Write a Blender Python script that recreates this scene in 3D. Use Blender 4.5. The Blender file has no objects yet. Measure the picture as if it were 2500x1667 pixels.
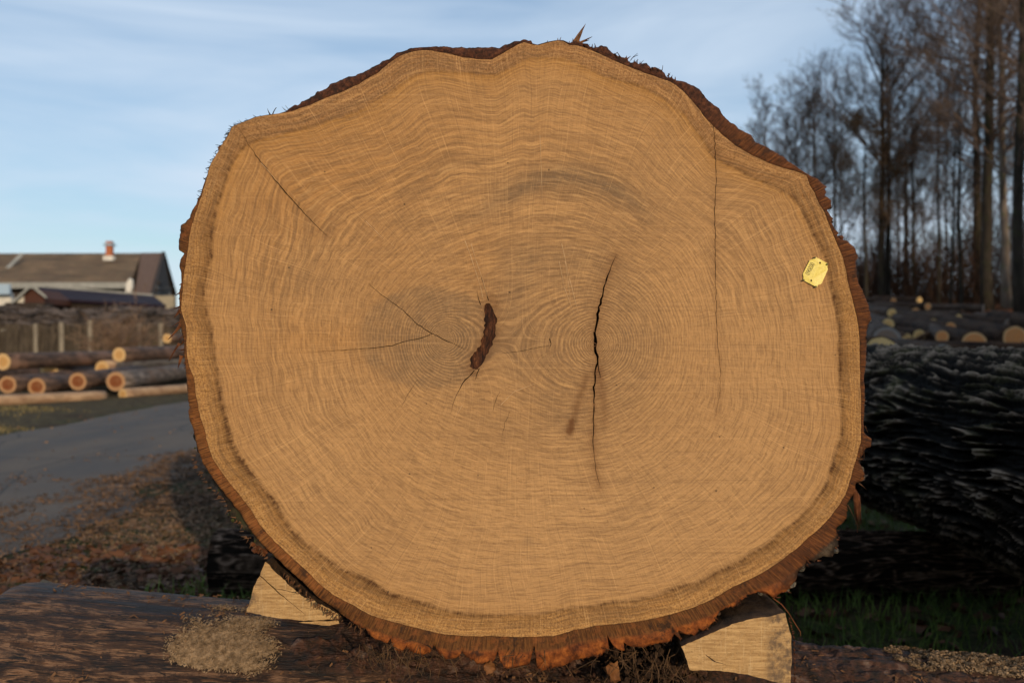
import bpy, math, random
import numpy as np
from mathutils import Vector, Matrix, geometry

random.seed(7); rng = np.random.default_rng(11)
sc = bpy.context.scene
COL = sc.collection
R = math.radians

# ------------------------------------------------------------------ camera, sky, sun
CAM_H = 1.0; F = 2430.0; Y0 = 1.62
cam_d = bpy.data.cameras.new("camera"); cam = bpy.data.objects.new("camera", cam_d); COL.objects.link(cam)
cam.location = (0, 0, CAM_H); cam.rotation_euler = (R(90), 0, 0)
cam_d.sensor_width = 36; cam_d.lens = 35.0; cam_d.clip_end = 3000; cam_d.clip_start = 0.02
cam_d.dof.use_dof = True; cam_d.dof.focus_distance = Y0; cam_d.dof.aperture_fstop = 5.0
sc.camera = cam

SUN_EL, SUN_AZ = R(10.5), R(19.2)
world = bpy.data.worlds.new("World"); sc.world = world; world.use_nodes = True
wn = world.node_tree; wn.nodes.clear()
def wnode(t, **k):
    n = wn.nodes.new(t)
    for a, b in k.items(): setattr(n, a, b)
    return n
sky = wnode('ShaderNodeTexSky', sky_type='NISHITA', sun_disc=False)
sky.sun_elevation = SUN_EL; sky.sun_rotation = math.pi - SUN_AZ
sky.air_density = 1.0; sky.dust_density = 0.3; sky.ozone_density = 3.0
tc = wnode('ShaderNodeTexCoord')
mp = wnode('ShaderNodeMapping'); mp.inputs['Scale'].default_value = (1.1, 0.9, 6.5); mp.inputs['Rotation'].default_value = (R(4), R(-5), 0)
mp.inputs['Location'].default_value = (2.3, .4, 1.1)
wn.links.new(tc.outputs['Generated'], mp.inputs['Vector'])
cn = wnode('ShaderNodeTexNoise'); cn.inputs['Scale'].default_value = 2.1; cn.inputs['Detail'].default_value = 7; cn.inputs['Roughness'].default_value = .5
cn.inputs['Distortion'].default_value = .5
wn.links.new(mp.outputs[0], cn.inputs['Vector'])
cr = wnode('ShaderNodeValToRGB'); cr.color_ramp.elements[0].position = .38; cr.color_ramp.elements[0].color = (.32, .32, .32, 1); cr.color_ramp.elements[1].position = .70
cr.color_ramp.elements[1].color = (.95, .95, .95, 1)
wn.links.new(cn.outputs['Fac'], cr.inputs[0])
mix = wnode('ShaderNodeMix', data_type='RGBA')
wn.links.new(cr.outputs[0], mix.inputs[0]); wn.links.new(sky.outputs[0], mix.inputs[6])
mix.inputs[7].default_value = (5.0, 5.9, 7.0, 1)
bg = wnode('ShaderNodeBackground'); bg.inputs['Strength'].default_value = .132
wn.links.new(mix.outputs[2], bg.inputs['Color'])
wo = wnode('ShaderNodeOutputWorld'); wn.links.new(bg.outputs[0], wo.inputs[0])

sl = bpy.data.lights.new("sun", 'SUN'); sl.energy = 2.75; sl.angle = R(.5); sl.color = (1.0, .79, .53)
so = bpy.data.objects.new("sun", sl); COL.objects.link(so)
sdir = Vector((-math.sin(SUN_AZ)*math.cos(SUN_EL), math.cos(SUN_AZ)*math.cos(SUN_EL), -math.sin(SUN_EL)))
so.rotation_euler = sdir.to_track_quat('-Z', 'Y').to_euler(); so.location = (5, -15, 6)
vs = sc.view_settings; vs.view_transform = 'Standard'; vs.look = 'None'; vs.exposure = 0.0; vs.gamma = 1

# ------------------------------------------------------------------ helpers
def P(u, v, Y): return Vector(((u-1250)/F*Y, Y, CAM_H+(833.5-v)/F*Y))

def tag(o, label=None, cat=None, group=None, kind=None):
    if label: o['label'] = label
    if cat: o['category'] = cat
    if group: o['group'] = group
    if kind: o['kind'] = kind
    return o
def empty(name, loc, rot=(0, 0, 0)):
    o = bpy.data.objects.new(name, None); COL.objects.link(o); o.location = loc; o.rotation_euler = rot
    o.empty_display_size = .1
    return o
def link(name, me, mats, parent=None, smooth=True):
    if not isinstance(mats, (list, tuple)): mats = [mats]
    for m in mats: me.materials.append(m)
    if len(me.polygons): me.polygons.foreach_set('use_smooth', [smooth]*len(me.polygons))
    me.update()
    o = bpy.data.objects.new(name, me); COL.objects.link(o)
    if parent: o.parent = parent
    return o
def mesh(name, V, Fc, mats, parent=None, off=None, smooth=True, attrs=None, mi=None):
    V = np.asarray(V, dtype=float)
    if off is not None: V = V-np.asarray(off)
    me = bpy.data.meshes.new(name)
    me.from_pydata(V.tolist(), [], Fc if isinstance(Fc, list) else Fc.tolist())
    if attrs:
        for k, a in attrs.items():
            at = me.attributes.new(k, 'FLOAT', 'POINT'); at.data.foreach_set('value', np.asarray(a, dtype=np.float32))
    o = link(name, me, mats, parent, smooth)
    if mi is not None: me.polygons.foreach_set('material_index', mi)
    return o
def grid_faces(nu, nv, wrap_u=False, base=0):
    # vertex index = i*nv + j ; i over u
    i = np.arange(nu if wrap_u else nu-1); j = np.arange(nv-1)
    I, J = np.meshgrid(i, j, indexing='ij'); I2 = (I+1) % nu
    return np.stack([I*nv+J, I2*nv+J, I2*nv+J+1, I*nv+J+1], -1).reshape(-1, 4)+base

def _h(ix, iy, iz):
    n = (ix*374761393+iy*668265263+iz*2147483647) & 0xffffffff
    n = ((n ^ (n >> 13))*1274126177) & 0xffffffff
    n = ((n ^ (n >> 16))*2246822519) & 0xffffffff
    return ((n ^ (n >> 15)) & 0xffff)/65535.0
def noise3(x, y, z):
    x, y, z = np.broadcast_arrays(np.asarray(x, float), np.asarray(y, float), np.asarray(z, float))
    ix, iy, iz = np.floor(x).astype(np.int64), np.floor(y).astype(np.int64), np.floor(z).astype(np.int64)
    fx, fy, fz = x-ix, y-iy, z-iz
    fx, fy, fz = [f*f*(3-2*f) for f in (fx, fy, fz)]
    r = 0
    for a in (0, 1):
        for b in (0, 1):
            for c in (0, 1):
                w = (fx if a else 1-fx)*(fy if b else 1-fy)*(fz if c else 1-fz)
                r = r+w*_h(ix+a+9000, iy+b+9000, iz+c+9000)
    return r*2-1
def fbm(x, y, z, o=4, rough=.5):
    s = 0; a = 1; t = 0
    for k in range(o):
        s = s+a*noise3(x*2**k+17*k, y*2**k+5*k, z*2**k-9*k); t += a; a *= rough
    return s/t
def sstep(a, b, x):
    t = np.clip((x-a)/(b-a), 0, 1); return t*t*(3-2*t)

# ------------------------------------------------------------------ node DSL
class M:
    def __init__(s, name, rough=.85, spec=.3):
        s.m = bpy.data.materials.new(name); s.m.use_nodes = True; s.t = s.m.node_tree; s.t.nodes.clear()
        s.o = s.t.nodes.new('ShaderNodeOutputMaterial'); s.b = s.t.nodes.new('ShaderNodeBsdfPrincipled')
        s.t.links.new(s.b.outputs[0], s.o.inputs[0]); s.b.inputs['Roughness'].default_value = rough
        s.b.inputs['Specular IOR Level'].default_value = spec
        s._tc = None
    def set(s, sock, v):
        if hasattr(v, 'is_linked') or isinstance(v, bpy.types.NodeSocket): s.t.links.new(v, sock)
        elif isinstance(v, (tuple, list)) and len(v) == 3 and len(sock.default_value) == 4: sock.default_value = (*v, 1)
        else: sock.default_value = v
    def obj(s):
        if not s._tc: s._tc = s.t.nodes.new('ShaderNodeTexCoord')
        return s._tc.outputs['Object']
    def pos(s): return s.t.nodes.new('ShaderNodeNewGeometry').outputs['Position']
    def at(s, name):
        n = s.t.nodes.new('ShaderNodeAttribute'); n.attribute_name = name; return n.outputs['Fac']
    def math(s, op, a, b=0.0, c=None, clamp=False):
        n = s.t.nodes.new('ShaderNodeMath'); n.operation = op; n.use_clamp = clamp
        s.set(n.inputs[0], a); s.set(n.inputs[1], b)
        if c is not None: s.set(n.inputs[2], c)
        return n.outputs[0]
    def sep(s, v):
        n = s.t.nodes.new('ShaderNodeSeparateXYZ'); s.set(n.inputs[0], v); return n.outputs
    def comb(s, x, y, z):
        n = s.t.nodes.new('ShaderNodeCombineXYZ'); s.set(n.inputs[0], x); s.set(n.inputs[1], y); s.set(n.inputs[2], z); return n.outputs[0]
    def map(s, v, scale=(1, 1, 1), rot=(0, 0, 0), loc=(0, 0, 0)):
        n = s.t.nodes.new('ShaderNodeMapping'); s.set(n.inputs['Vector'], v)
        n.inputs['Scale'].default_value = scale; n.inputs['Rotation'].default_value = rot; n.inputs['Location'].default_value = loc
        return n.outputs[0]
    def noise(s, v, scale=1, detail=3, rough=.55, dist=0):
        n = s.t.nodes.new('ShaderNodeTexNoise'); s.set(n.inputs['Vector'], v)
        n.inputs['Scale'].default_value = scale; n.inputs['Detail'].default_value = detail
        n.inputs['Roughness'].default_value = rough; n.inputs['Distortion'].default_value = dist
        return n.outputs['Fac']
    def vor(s, v, scale=1, feature='F1', out='Distance'):
        n = s.t.nodes.new('ShaderNodeTexVoronoi'); n.feature = feature; s.set(n.inputs['Vector'], v); n.inputs['Scale'].default_value = scale
        return n.outputs[out]
    def ramp(s, f, stops, interp='LINEAR'):
        n = s.t.nodes.new('ShaderNodeValToRGB'); n.color_ramp.interpolation = interp
        e = n.color_ramp.elements
        while len(e) < len(stops): e.new(.5)
        for k, (p, c) in enumerate(stops):
            e[k].position = p; e[k].color = (*c, 1) if isinstance(c, (tuple, list)) else (c, c, c, 1)
        s.set(n.inputs[0], f); return n.outputs[0]
    def mr(s, f, a, b, c=0.0, d=1.0):
        n = s.t.nodes.new('ShaderNodeMapRange'); s.set(n.inputs[0], f)
        for k, v in zip((1, 2, 3, 4), (a, b, c, d)): n.inputs[k].default_value = v
        return n.outputs[0]
    def mix(s, f, a, b, mode='MIX'):
        n = s.t.nodes.new('ShaderNodeMix'); n.data_type = 'RGBA'; n.blend_type = mode
        s.set(n.inputs[0], f); s.set(n.inputs[6], a); s.set(n.inputs[7], b); return n.outputs[2]
    def bump(s, h, strength=.5, dist=.01):
        n = s.t.nodes.new('ShaderNodeBump'); n.inputs['Strength'].default_value = strength; n.inputs['Distance'].default_value = dist
        s.set(n.inputs['Height'], h); s.t.links.new(n.outputs[0], s.b.inputs['Normal']); return s
    def done(s, col, rough=None):
        s.set(s.b.inputs['Base Color'], col)
        if rough is not None: s.set(s.b.inputs['Roughness'], rough)
        return s.m

def flat_mat(name, c1, c2, scale=4, rough=.85, bump=.3, stretch=(1, 1, 1), bd=.01, detail=5, spec=.3):
    m = M(name, rough, spec); v = m.map(m.obj(), stretch)
    n = m.noise(v, scale, detail, .65)
    m.bump(m.noise(v, scale*3, 5, .7), bump, bd)
    return m.done(m.mix(m.mr(n, .32, .68), c1, c2))

def simple(name, c, rough=.6, spec=.4, metal=0):
    m = M(name, rough, spec); m.b.inputs['Metallic'].default_value = metal
    v = m.obj(); return m.done(m.mix(m.noise(v, 60, 3), tuple(x*.8 for x in c), tuple(min(1, x*1.15) for x in c)))

# log end grain (local X is the log's axis)
def end_mat(name, heart, sapc, rad_split=.75, ringf=70):
    m = M(name, .8, .2); v = m.obj(); x, y, z = m.sep(v)
    r = m.math('SQRT', m.math('ADD', m.math('MULTIPLY', y, y), m.math('MULTIPLY', z, z)))
    rn = m.math('ADD', r, m.math('MULTIPLY', m.noise(v, 8, 2), .03))
    ring = m.noise(m.comb(m.math('MULTIPLY', rn, ringf), 0.0, 0.0), 1, 3, .7)
    at = m.at('rr')
    c = m.mix(m.mr(at, rad_split-.05, rad_split+.05), heart, sapc)
    c = m.mix(m.mr(ring, .35, .7, 0, .35), c, tuple(q*.45 for q in heart))
    c = m.mix(m.mr(m.noise(v, 14, 4), .45, .75, 0, .5), c, tuple(q*.6 for q in sapc))
    m.bump(ring, .3, .004)
    return m.done(c)

def bark_mat(name, dark, light, accent=None, rough=.75, scale=(3, 14, 14), spec=.4):
    m = M(name, rough, spec); v = m.map(m.obj(), scale)
    n = m.noise(v, 1.0, 6, .65, .3)
    c = m.mix(m.mr(n, .36, .62), dark, light)
    if accent: c = m.mix(m.mr(m.noise(m.obj(), 3.0, 4), .52, .66, 0, .8), c, accent)
    m.bump(m.math('ADD', n, m.math('MULTIPLY', m.noise(v, 4, 4), .4)), .8, .02)
    return m.done(c)

def basis(d):
    d = Vector(d).normalized(); q = d.to_track_quat('X', 'Z'); return q

def make_log(name, label, group, p0, p1, r0, r1, bm, em, nt=28, ns=16, amp=.02, fth=5., fx=.8, seed=0, cat='log', bend=0.0, ends=(1, 1), bark=.06, thing=None, flat=1.0):
    p0, p1 = Vector(p0), Vector(p1); L = (p1-p0).length; mid = (p0+p1)/2
    root = thing or empty(name, mid); root.rotation_mode = 'QUATERNION'; root.rotation_quaternion = basis(p1-p0)
    if label: tag(root, label, cat, group)
    s = np.linspace(0, 1, ns); th = np.arange(nt)/nt*2*math.pi
    S, T = np.meshgrid(s, th, indexing='ij')
    rr = r0+(r1-r0)*S
    d = fbm(np.cos(T)*fth*rr*4+seed*3.1, np.sin(T)*fth*rr*4+seed, S*L*fx, 4)
    rr = rr*(1+d*amp*4)
    X = (S-.5)*L; Y = rr*np.cos(T)+bend*np.sin(S*math.pi); Z = rr*np.sin(T)*flat
    V = np.stack([X, Y, Z], -1).reshape(-1, 3); Fq = grid_faces(ns, nt+0, False)
    # faces with theta wrap
    I, J = np.meshgrid(np.arange(ns-1), np.arange(nt), indexing='ij'); J2 = (J+1) % nt
    Fq = np.stack([I*nt+J, I*nt+J2, (I+1)*nt+J2, (I+1)*nt+J], -1).reshape(-1, 4).tolist()
    V = V.tolist()
    for e, on in ((0, ends[0]), (1, ends[1])):     # bark lip
        base = len(V); row = 0 if e == 0 else (ns-1)*nt
        for k in range(nt):
            a = V[row+k]; V.append([a[0], a[1]*(1-bark), a[2]*(1-bark)])
        for k in range(nt):
            k2 = (k+1) % nt; f = [row+k, base+k, base+k2, row+k2]; Fq.append(f if e == 0 else f[::-1])
    b = mesh('bark', V, Fq, bm, root)
    for e, on in ((0, ends[0]), (1, ends[1])):
        if not on: continue
        row = 0 if e == 0 else (ns-1)*nt; sg = -1 if e == 0 else 1
        W = []; A = []; nr = 5
        for q in range(nr):
            f = 1-q/nr
            for k in range(nt):
                a = V[row+k]; g = f*(1-bark*.95)
                W.append([a[0]+sg*.003, a[1]*g, a[2]*g]); A.append(f)
        W.append([W[0][0], 0, 0]); A.append(0); fs = []
        for q in range(nr-1):
            for k in range(nt):
                k2 = (k+1) % nt; fs.append([q*nt+k, (q+1)*nt+k, (q+1)*nt+k2, q*nt+k2])
        for k in range(nt): fs.append([(nr-1)*nt+k, len(W)-1, (nr-1)*nt+(k+1) % nt])
        mesh('cut_end', W, fs, em, root, attrs={'rr': A}, smooth=False)
    return root

class MB:
    def __init__(s): s.V = []; s.F = []
    def box(s, c, d, rot=None):
        x, y, z = d[0]/2, d[1]/2, d[2]/2; b = len(s.V)
        for q in ((-x, -y, -z), (x, -y, -z), (x, y, -z), (-x, y, -z), (-x, -y, z), (x, -y, z), (x, y, z), (-x, y, z)):
            p = Vector(q)
            if rot is not None: p = rot @ p
            s.V.append(tuple(p+Vector(c)))
        for f in ((0, 3, 2, 1), (4, 5, 6, 7), (0, 1, 5, 4), (1, 2, 6, 5), (2, 3, 7, 6), (3, 0, 4, 7)): s.F.append([b+k for k in f])
        return s
    def poly(s, pts, thick=None):
        b = len(s.V); n = len(pts)
        s.V += [tuple(p) for p in pts]; s.F.append(list(range(b, b+n)))
        if thick is not None:
            t = Vector(thick); s.V += [tuple(Vector(p)+t) for p in pts]
            s.F.append(list(range(b+2*n-1, b+n-1, -1)))
            for k in range(n): k2 = (k+1) % n; s.F.append([b+k, b+n+k, b+n+k2, b+k2])
        return s
    def tube(s, pts, rad, sides=4, cap=True):
        b = len(s.V); n = len(pts); pts = [Vector(p) for p in pts]
        for i, p in enumerate(pts):
            d = (pts[min(i+1, n-1)]-pts[max(i-1, 0)])
            if d.length < 1e-9: d = Vector((0, 0, 1))
            d.normalize(); u = d.orthogonal().normalized() if i == 0 else (u-d*u.dot(d)).normalized()
            w = d.cross(u)
            for k in range(sides):
                a = 2*math.pi*k/sides; s.V.append(tuple(p+(u*math.cos(a)+w*math.sin(a))*rad[i]))
        for i in range(n-1):
            for k in range(sides):
                k2 = (k+1) % sides; s.F.append([b+i*sides+k, b+i*sides+k2, b+(i+1)*sides+k2, b+(i+1)*sides+k])
        if cap:
            s.F.append([b+k for k in range(sides)][::-1]); s.F.append([b+(n-1)*sides+k for k in range(sides)])
        return s
    def build(s, name, m, parent=None, off=None, smooth=False):
        return mesh(name, s.V, s.F, m, parent, off, smooth)

# ------------------------------------------------------------------ terrain
def terrain(x, y):
    x = np.asarray(x, float); y = np.asarray(y, float)
    side = sstep(-.12, .22, x/np.maximum(y, 1.0))
    rise = np.clip(y-7, 0, None)*.068
    rise = np.where(y > 60, 53*.068+(y-60)*.02, rise)
    rd = sstep(-6.2, -5.6, x)*sstep(-1.5, -2.3, x)
    return side*rise+fbm(x*.5, y*.5, 3.3, 3)*.03*np.clip(np.abs(x)*.3+.2, 0, 1)*(1-rd)-.01*rd*0
def gz(x, y): return float(terrain(x, y))

gm = M('ground_litter', .95, .15); gp = gm.pos()
gx, gy, gzz = gm.sep(gp)
n1 = gm.noise(gp, 1.3, 5, .6); n2 = gm.noise(gp, 28, 5, .75); n3 = gm.noise(gp, 7, 5, .7)
soil = gm.mix(gm.mr(n2, .35, .65), (.018, .012, .008), (.10, .065, .038))
soil = gm.mix(gm.mr(n3, .45, .62, 0, .65), soil, (.045, .026, .014))
grass = gm.mix(gm.mr(n2, .3, .7), (.012, .022, .006), (.065, .085, .022))
grass = gm.mix(gm.mr(n3, .5, .68, 0, .8), grass, (.12, .085, .04))
litter = gm.mix(gm.mr(n2, .35, .65), (.05, .020, .009), (.22, .085, .032))
g = gm.mix(gm.mr(n1, .45, .55), soil, grass)
leftf = gm.math('MULTIPLY', gm.mr(gx, -5.2, -5.9), gm.mr(n1, .3, .42))
g = gm.mix(leftf, g, gm.mix(gm.mr(n3, .4, .6), soil, (.13, .10, .045)))
g = gm.mix(gm.mr(gy, 9, 14), g, gm.mix(gm.mr(gx, -2, 2), g, litter))
gm.bump(gm.math('ADD', n2, n3), .9, .04)
GROUND = gm.done(g)
ys = np.concatenate([np.linspace(-60, 0, 16), np.linspace(.25, 16, 120), np.linspace(16.4, 70, 90), [90, 130, 200, 400, 900]])
xs = np.concatenate([[-900, -300, -120, -70], np.linspace(-45, -8, 50), np.linspace(-7.8, 8, 130), np.linspace(8.3, 45, 60), [70, 120, 300, 900]])
XX, YY = np.meshgrid(xs, ys, indexing='ij')
mesh('ground', np.stack([XX, YY, terrain(XX, YY)], -1).reshape(-1, 3), grid_faces(len(xs), len(ys))[:, ::1], GROUND)
tag(bpy.data.objects['ground'], kind='structure')

am = M('asphalt', .8, .3); ap = am.pos()
a1 = am.noise(ap, 160, 3, .6); a2 = am.noise(am.map(ap, (1.2, .35, 1)), 1.6, 5, .6)
ac = am.mix(am.mr(a1, .3, .7), (.078, .056, .039), (.175, .126, .086))
ac = am.mix(am.mr(a2, .40, .62, 0, .65), ac, (.055, .05, .048))
ac = am.mix(am.mr(am.noise(ap, 5, 6, .7), .56, .66, 0, .55), ac, (.11, .06, .035))
cell = am.vor(am.map(ap, (1, .5, 1)), .8, 'DISTANCE_TO_EDGE')
ac = am.mix(am.mr(cell, .012, .004, 0, .6), ac, (.02, .018, .017))
am.bump(a1, .35, .004)
ASPH = am.done(ac)
ry = np.concatenate([np.linspace(-30, 2, 17), np.linspace(2.2, 24, 140), [30, 45, 80, 150]]); nrx = 14
RY, RT = np.meshgrid(ry, np.linspace(0, 1, nrx), indexing='ij')
xl = -5.38+.16*fbm(ry*1.1, 0, 9, 4)-.012*np.clip(ry-10, 0, None)
xr = -2.40+.34*fbm(ry*1.3, 4, 2, 5)-.012*np.clip(ry-10, 0, None)
RX = xl[:, None]*(1-RT)+xr[:, None]*RT
mesh('road', np.stack([RX, RY, terrain(RX, RY)*.0+.004+.03*np.sin(RT*math.pi)**.8], -1).reshape(-1, 3), grid_faces(len(ry), nrx)[:, ::-1], ASPH)
tag(bpy.data.objects['road'], kind='structure')

# ------------------------------------------------------------------ THE BIG OAK LOG
W_S = """573,307 579,305 600,297 624,287 655,282 693,276 714,272 757,257 795,240 834,226 877,206 923,178 961,147 987,132 1007,127 1043,123 1079,129 1104,134 1130,141 1168,146 1201,146 1232,129 1262,111 1280,104 1298,109 1313,111 1334,105 1359,100 1374,101 1390,110 1410,112 1438,121 1477,139 1515,156 1553,171 1591,185 1630,198 1650,208 1668,223 1693,252 1719,285 1739,306 1762,328 1795,356 1834,379 1872,397 1910,410 1948,420 1969,430 1975,450 1988,472 1999,497 2014,522 2030,564 2045,599 2060,637 2068,683 2081,733 2093,783 2097,821 2099,878 2100,947 2102,967 2101,1007 2101,1079 2095,1102 2088,1128 2081,1151 2072,1180 2064,1208 2049,1231 2032,1254 2015,1274 1995,1294 1972,1312 1957,1328 1926,1352 1906,1368 1847,1405 1787,1432 1743,1459 1698,1480 1638,1498 1579,1513 1519,1520 1460,1525 1400,1537 1355,1550 1296,1553 1206,1551 1132,1551 1072,1545 1028,1534 968,1519 909,1502 864,1477 819,1453 789,1432 754,1397 725,1371 697,1345 668,1317 637,1283 614,1244 591,1214 565,1183 545,1156 519,1118 509,1087 500,1049 486,1003 478,957 473,919 463,896 457,869 455,828 455,797 448,775 443,759 445,721 448,683 454,644 459,606 463,576 469,549 480,514 492,480 501,449 511,411 528,377 545,350 557,331 568,310"""
H_S = """610,354 630,343 681,333 732,315 783,300 834,285 885,264 923,241 961,216 1002,190 1040,175 1091,175 1142,180 1181,185 1211,183 1244,167 1278,147 1308,141 1346,142 1385,147 1415,157 1448,173 1471,188 1515,200 1558,211 1599,226 1635,252 1668,277 1686,300 1719,348 1743,384 1783,407 1821,425 1872,448 1922,472 1953,503 1972,541 1988,576 2007,614 2020,652 2026,694 2034,733 2045,779 2049,828 2051,886 2049,947 2055,979 2055,1022 2054,1065 2044,1102 2032,1137 2021,1171 2006,1200 1986,1226 1966,1249 1937,1277 1906,1300 1877,1325 1832,1352 1772,1385 1728,1408 1668,1429 1609,1450 1549,1465 1474,1473 1400,1480 1355,1489 1296,1498 1206,1501 1132,1495 1072,1483 998,1462 953,1447 909,1423 864,1400 825,1385 789,1361 745,1328 706,1288 687,1256 668,1217 637,1183 607,1149 584,1110 565,1072 553,1034 544,995 536,946 530,900 522,850 515,797 503,752 496,713 503,667 515,625 517,568 519,537 532,499 542,465 553,426 565,396 584,373 603,357"""
B_S = """573,305 579,303 624,285 655,280 680,277 693,273 698,271 706,262 719,254 725,256 739,246 752,240 767,231 774,222 780,223 798,213 806,203 813,200 846,188 877,178 905,165 931,149 950,143 961,134 968,128 987,123 1002,116 1020,115 1053,112 1084,111 1105,115 1130,114 1181,116 1200,112 1219,114 1232,107 1244,104 1256,98 1270,100 1276,95 1283,95 1290,99 1297,97 1300,106 1313,109 1334,103 1359,98 1374,98 1380,100 1390,105 1405,98 1420,103 1436,104 1440,112 1448,116 1461,114 1466,109 1482,112 1490,122 1500,130 1515,137 1530,143 1540,152 1552,150 1562,155 1579,152 1589,165 1600,163 1617,170 1624,180 1630,188 1641,187 1653,195 1668,197 1693,208 1714,223 1724,239 1739,249 1757,262 1767,280 1783,295 1808,313 1834,328 1849,346 1880,360 1910,379 1936,399 1974,425 1990,431 1999,438 2014,451 2020,469 2016,475 2032,488 2032,503 2020,513 2037,534 2031,541 2043,561 2045,573 2053,568 2055,584 2068,587 2087,603 2097,624 2091,637 2095,675 2104,702 2114,721 2125,752 2132,779 2122,794 2118,829 2116,878 2111,924 2114,953 2114,993 2110,1030 2112,1055 2122,1065 2132,1071 2130,1091 2116,1094 2109,1111 2098,1125 2105,1139 2114,1160 2110,1174 2092,1180 2088,1203 2072,1231 2070,1263 2058,1280 2044,1290 2049,1335 2035,1361 2010,1358 1990,1372 1975,1368 1966,1386 1949,1395 1946,1414 1921,1445 1906,1447 1891,1462 1877,1452 1850,1444 1832,1450 1815,1455 1799,1480 1770,1480 1751,1489 1746,1516 1716,1541 1705,1530 1700,1524 1696,1552 1662,1562 1650,1530 1641,1537 1630,1568 1600,1572 1561,1578 1525,1590 1519,1560 1514,1588 1486,1592 1482,1550 1477,1575 1471,1602 1452,1596 1439,1605 1400,1613 1380,1625 1355,1629 1326,1638 1310,1632 1306,1578 1303,1580 1292,1610 1266,1630 1230,1629 1220,1600 1215,1582 1209,1600 1196,1616 1165,1620 1153,1608 1138,1590 1129,1578 1123,1600 1112,1607 1087,1608 1075,1590 1066,1574 1060,1568 1050,1592 1034,1599 1010,1593 1003,1575 998,1562 992,1580 983,1590 962,1587 960,1560 957,1549 950,1562 920,1563 903,1549 894,1526 888,1530 879,1531 849,1513 825,1495 789,1468 760,1441 718,1414 691,1388 668,1367 645,1350 626,1352 608,1340 611,1310 591,1300 565,1283 548,1262 542,1240 530,1212 519,1191 508,1175 503,1156 492,1145 484,1126 470,1105 469,1087 461,1070 465,1049 452,1022 460,995 455,946 452,907 448,869 448,836 440,800 436,790 437,752 436,713 442,690 441,667 436,650 438,633 448,618 434,610 434,590 436,579 438,549 450,541 461,530 466,512 477,499 481,487 490,474 493,461 500,441 506,425 509,409 520,388 533,370 531,358 543,351 555,330 566,309"""
CX, CY = 1270., 840.; SP = 1/1500.
def polar(s):
    a = np.array([[float(q) for q in p.split(',')] for p in s.split()])
    dx, dy = a[:, 0]-CX, CY-a[:, 1]; th = np.arctan2(dy, dx) % (2*np.pi); r = np.hypot(dx, dy)
    o = np.argsort(th); th, r = th[o], r[o]
    return lambda t: np.interp(t % (2*np.pi), th, r, period=2*np.pi)
RW0, RH, _RB = polar(W_S), polar(H_S), polar(B_S)
_t = np.arange(6000)/6000*2*np.pi; _b = _RB(_t); _w = 24
_d = np.max([np.roll(_b, k) for k in range(-_w, _w+1, 2)], 0); _c = np.min([np.roll(_d, k) for k in range(-_w, _w+1, 2)], 0)
_f = np.clip((_c-_b)/45, 0, 1); _deg = np.degrees(_t); _m = ((_deg > 236) & (_deg < 312))
_nb = np.where(_m, _c-45*_f**1.9, _b)      # keeps the fissures of the lower bark narrow
RB0 = lambda t: np.interp(t % (2*np.pi), _t, _nb, period=2*np.pi)
def RW(t):
    return RW0(t)+1.2*fbm(np.cos(t)*45, np.sin(t)*45, 1, 3)
def RB(t):
    w = RW(t); rough = sstep(4, 18, RB0(t)-w)
    return np.maximum(w+.8, RB0(t)+rough*(3.0*fbm(np.cos(t)*40, np.sin(t)*40, 5, 3)+.9*noise3(np.cos(t)*170, np.sin(t)*170, 2)))
def xz(u, v): return ((u-1250)*SP, CAM_H+(833.5-v)*SP)
def view(pts): return [(x*1.06293, y*1.06293)+tuple(r) for x, y, *r in pts]

def thick(pts):                       # polyline (view px, width view px) -> polygon in src px
    pts = [(x*1.06293, y*1.06293, w*(.58 if w > 3 else .75)) for x, y, w in pts]
    q = []
    for i in range(len(pts)-1):       # subdivide with jitter
        a, b = pts[i], pts[i+1]; n = max(1, int(math.hypot(b[0]-a[0], b[1]-a[1])/9))
        for k in range(n):
            t = k/n; j = (1.3 if a[2] < 4 else 2.2) if (i or k) else 0; wv = a[2]+(b[2]-a[2])*t
            q.append((a[0]+(b[0]-a[0])*t+random.uniform(-j, j), a[1]+(b[1]-a[1])*t+random.uniform(-j, j)*.4, wv*random.uniform(.7, 1.3)))
    q.append(pts[-1]); Lf, Rt = [], []
    for i, (x, y, w) in enumerate(q):
        a = q[max(i-1, 0)]; b = q[min(i+1, len(q)-1)]; dx, dy = b[0]-a[0], b[1]-a[1]; l = math.hypot(dx, dy) or 1
        nx, ny = -dy/l, dx/l; w = max(w, .35)/2
        Lf.append((x+nx*w, y+ny*w)); Rt.append((x-nx*w, y-ny*w))
    return Lf+Rt[::-1], q
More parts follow.
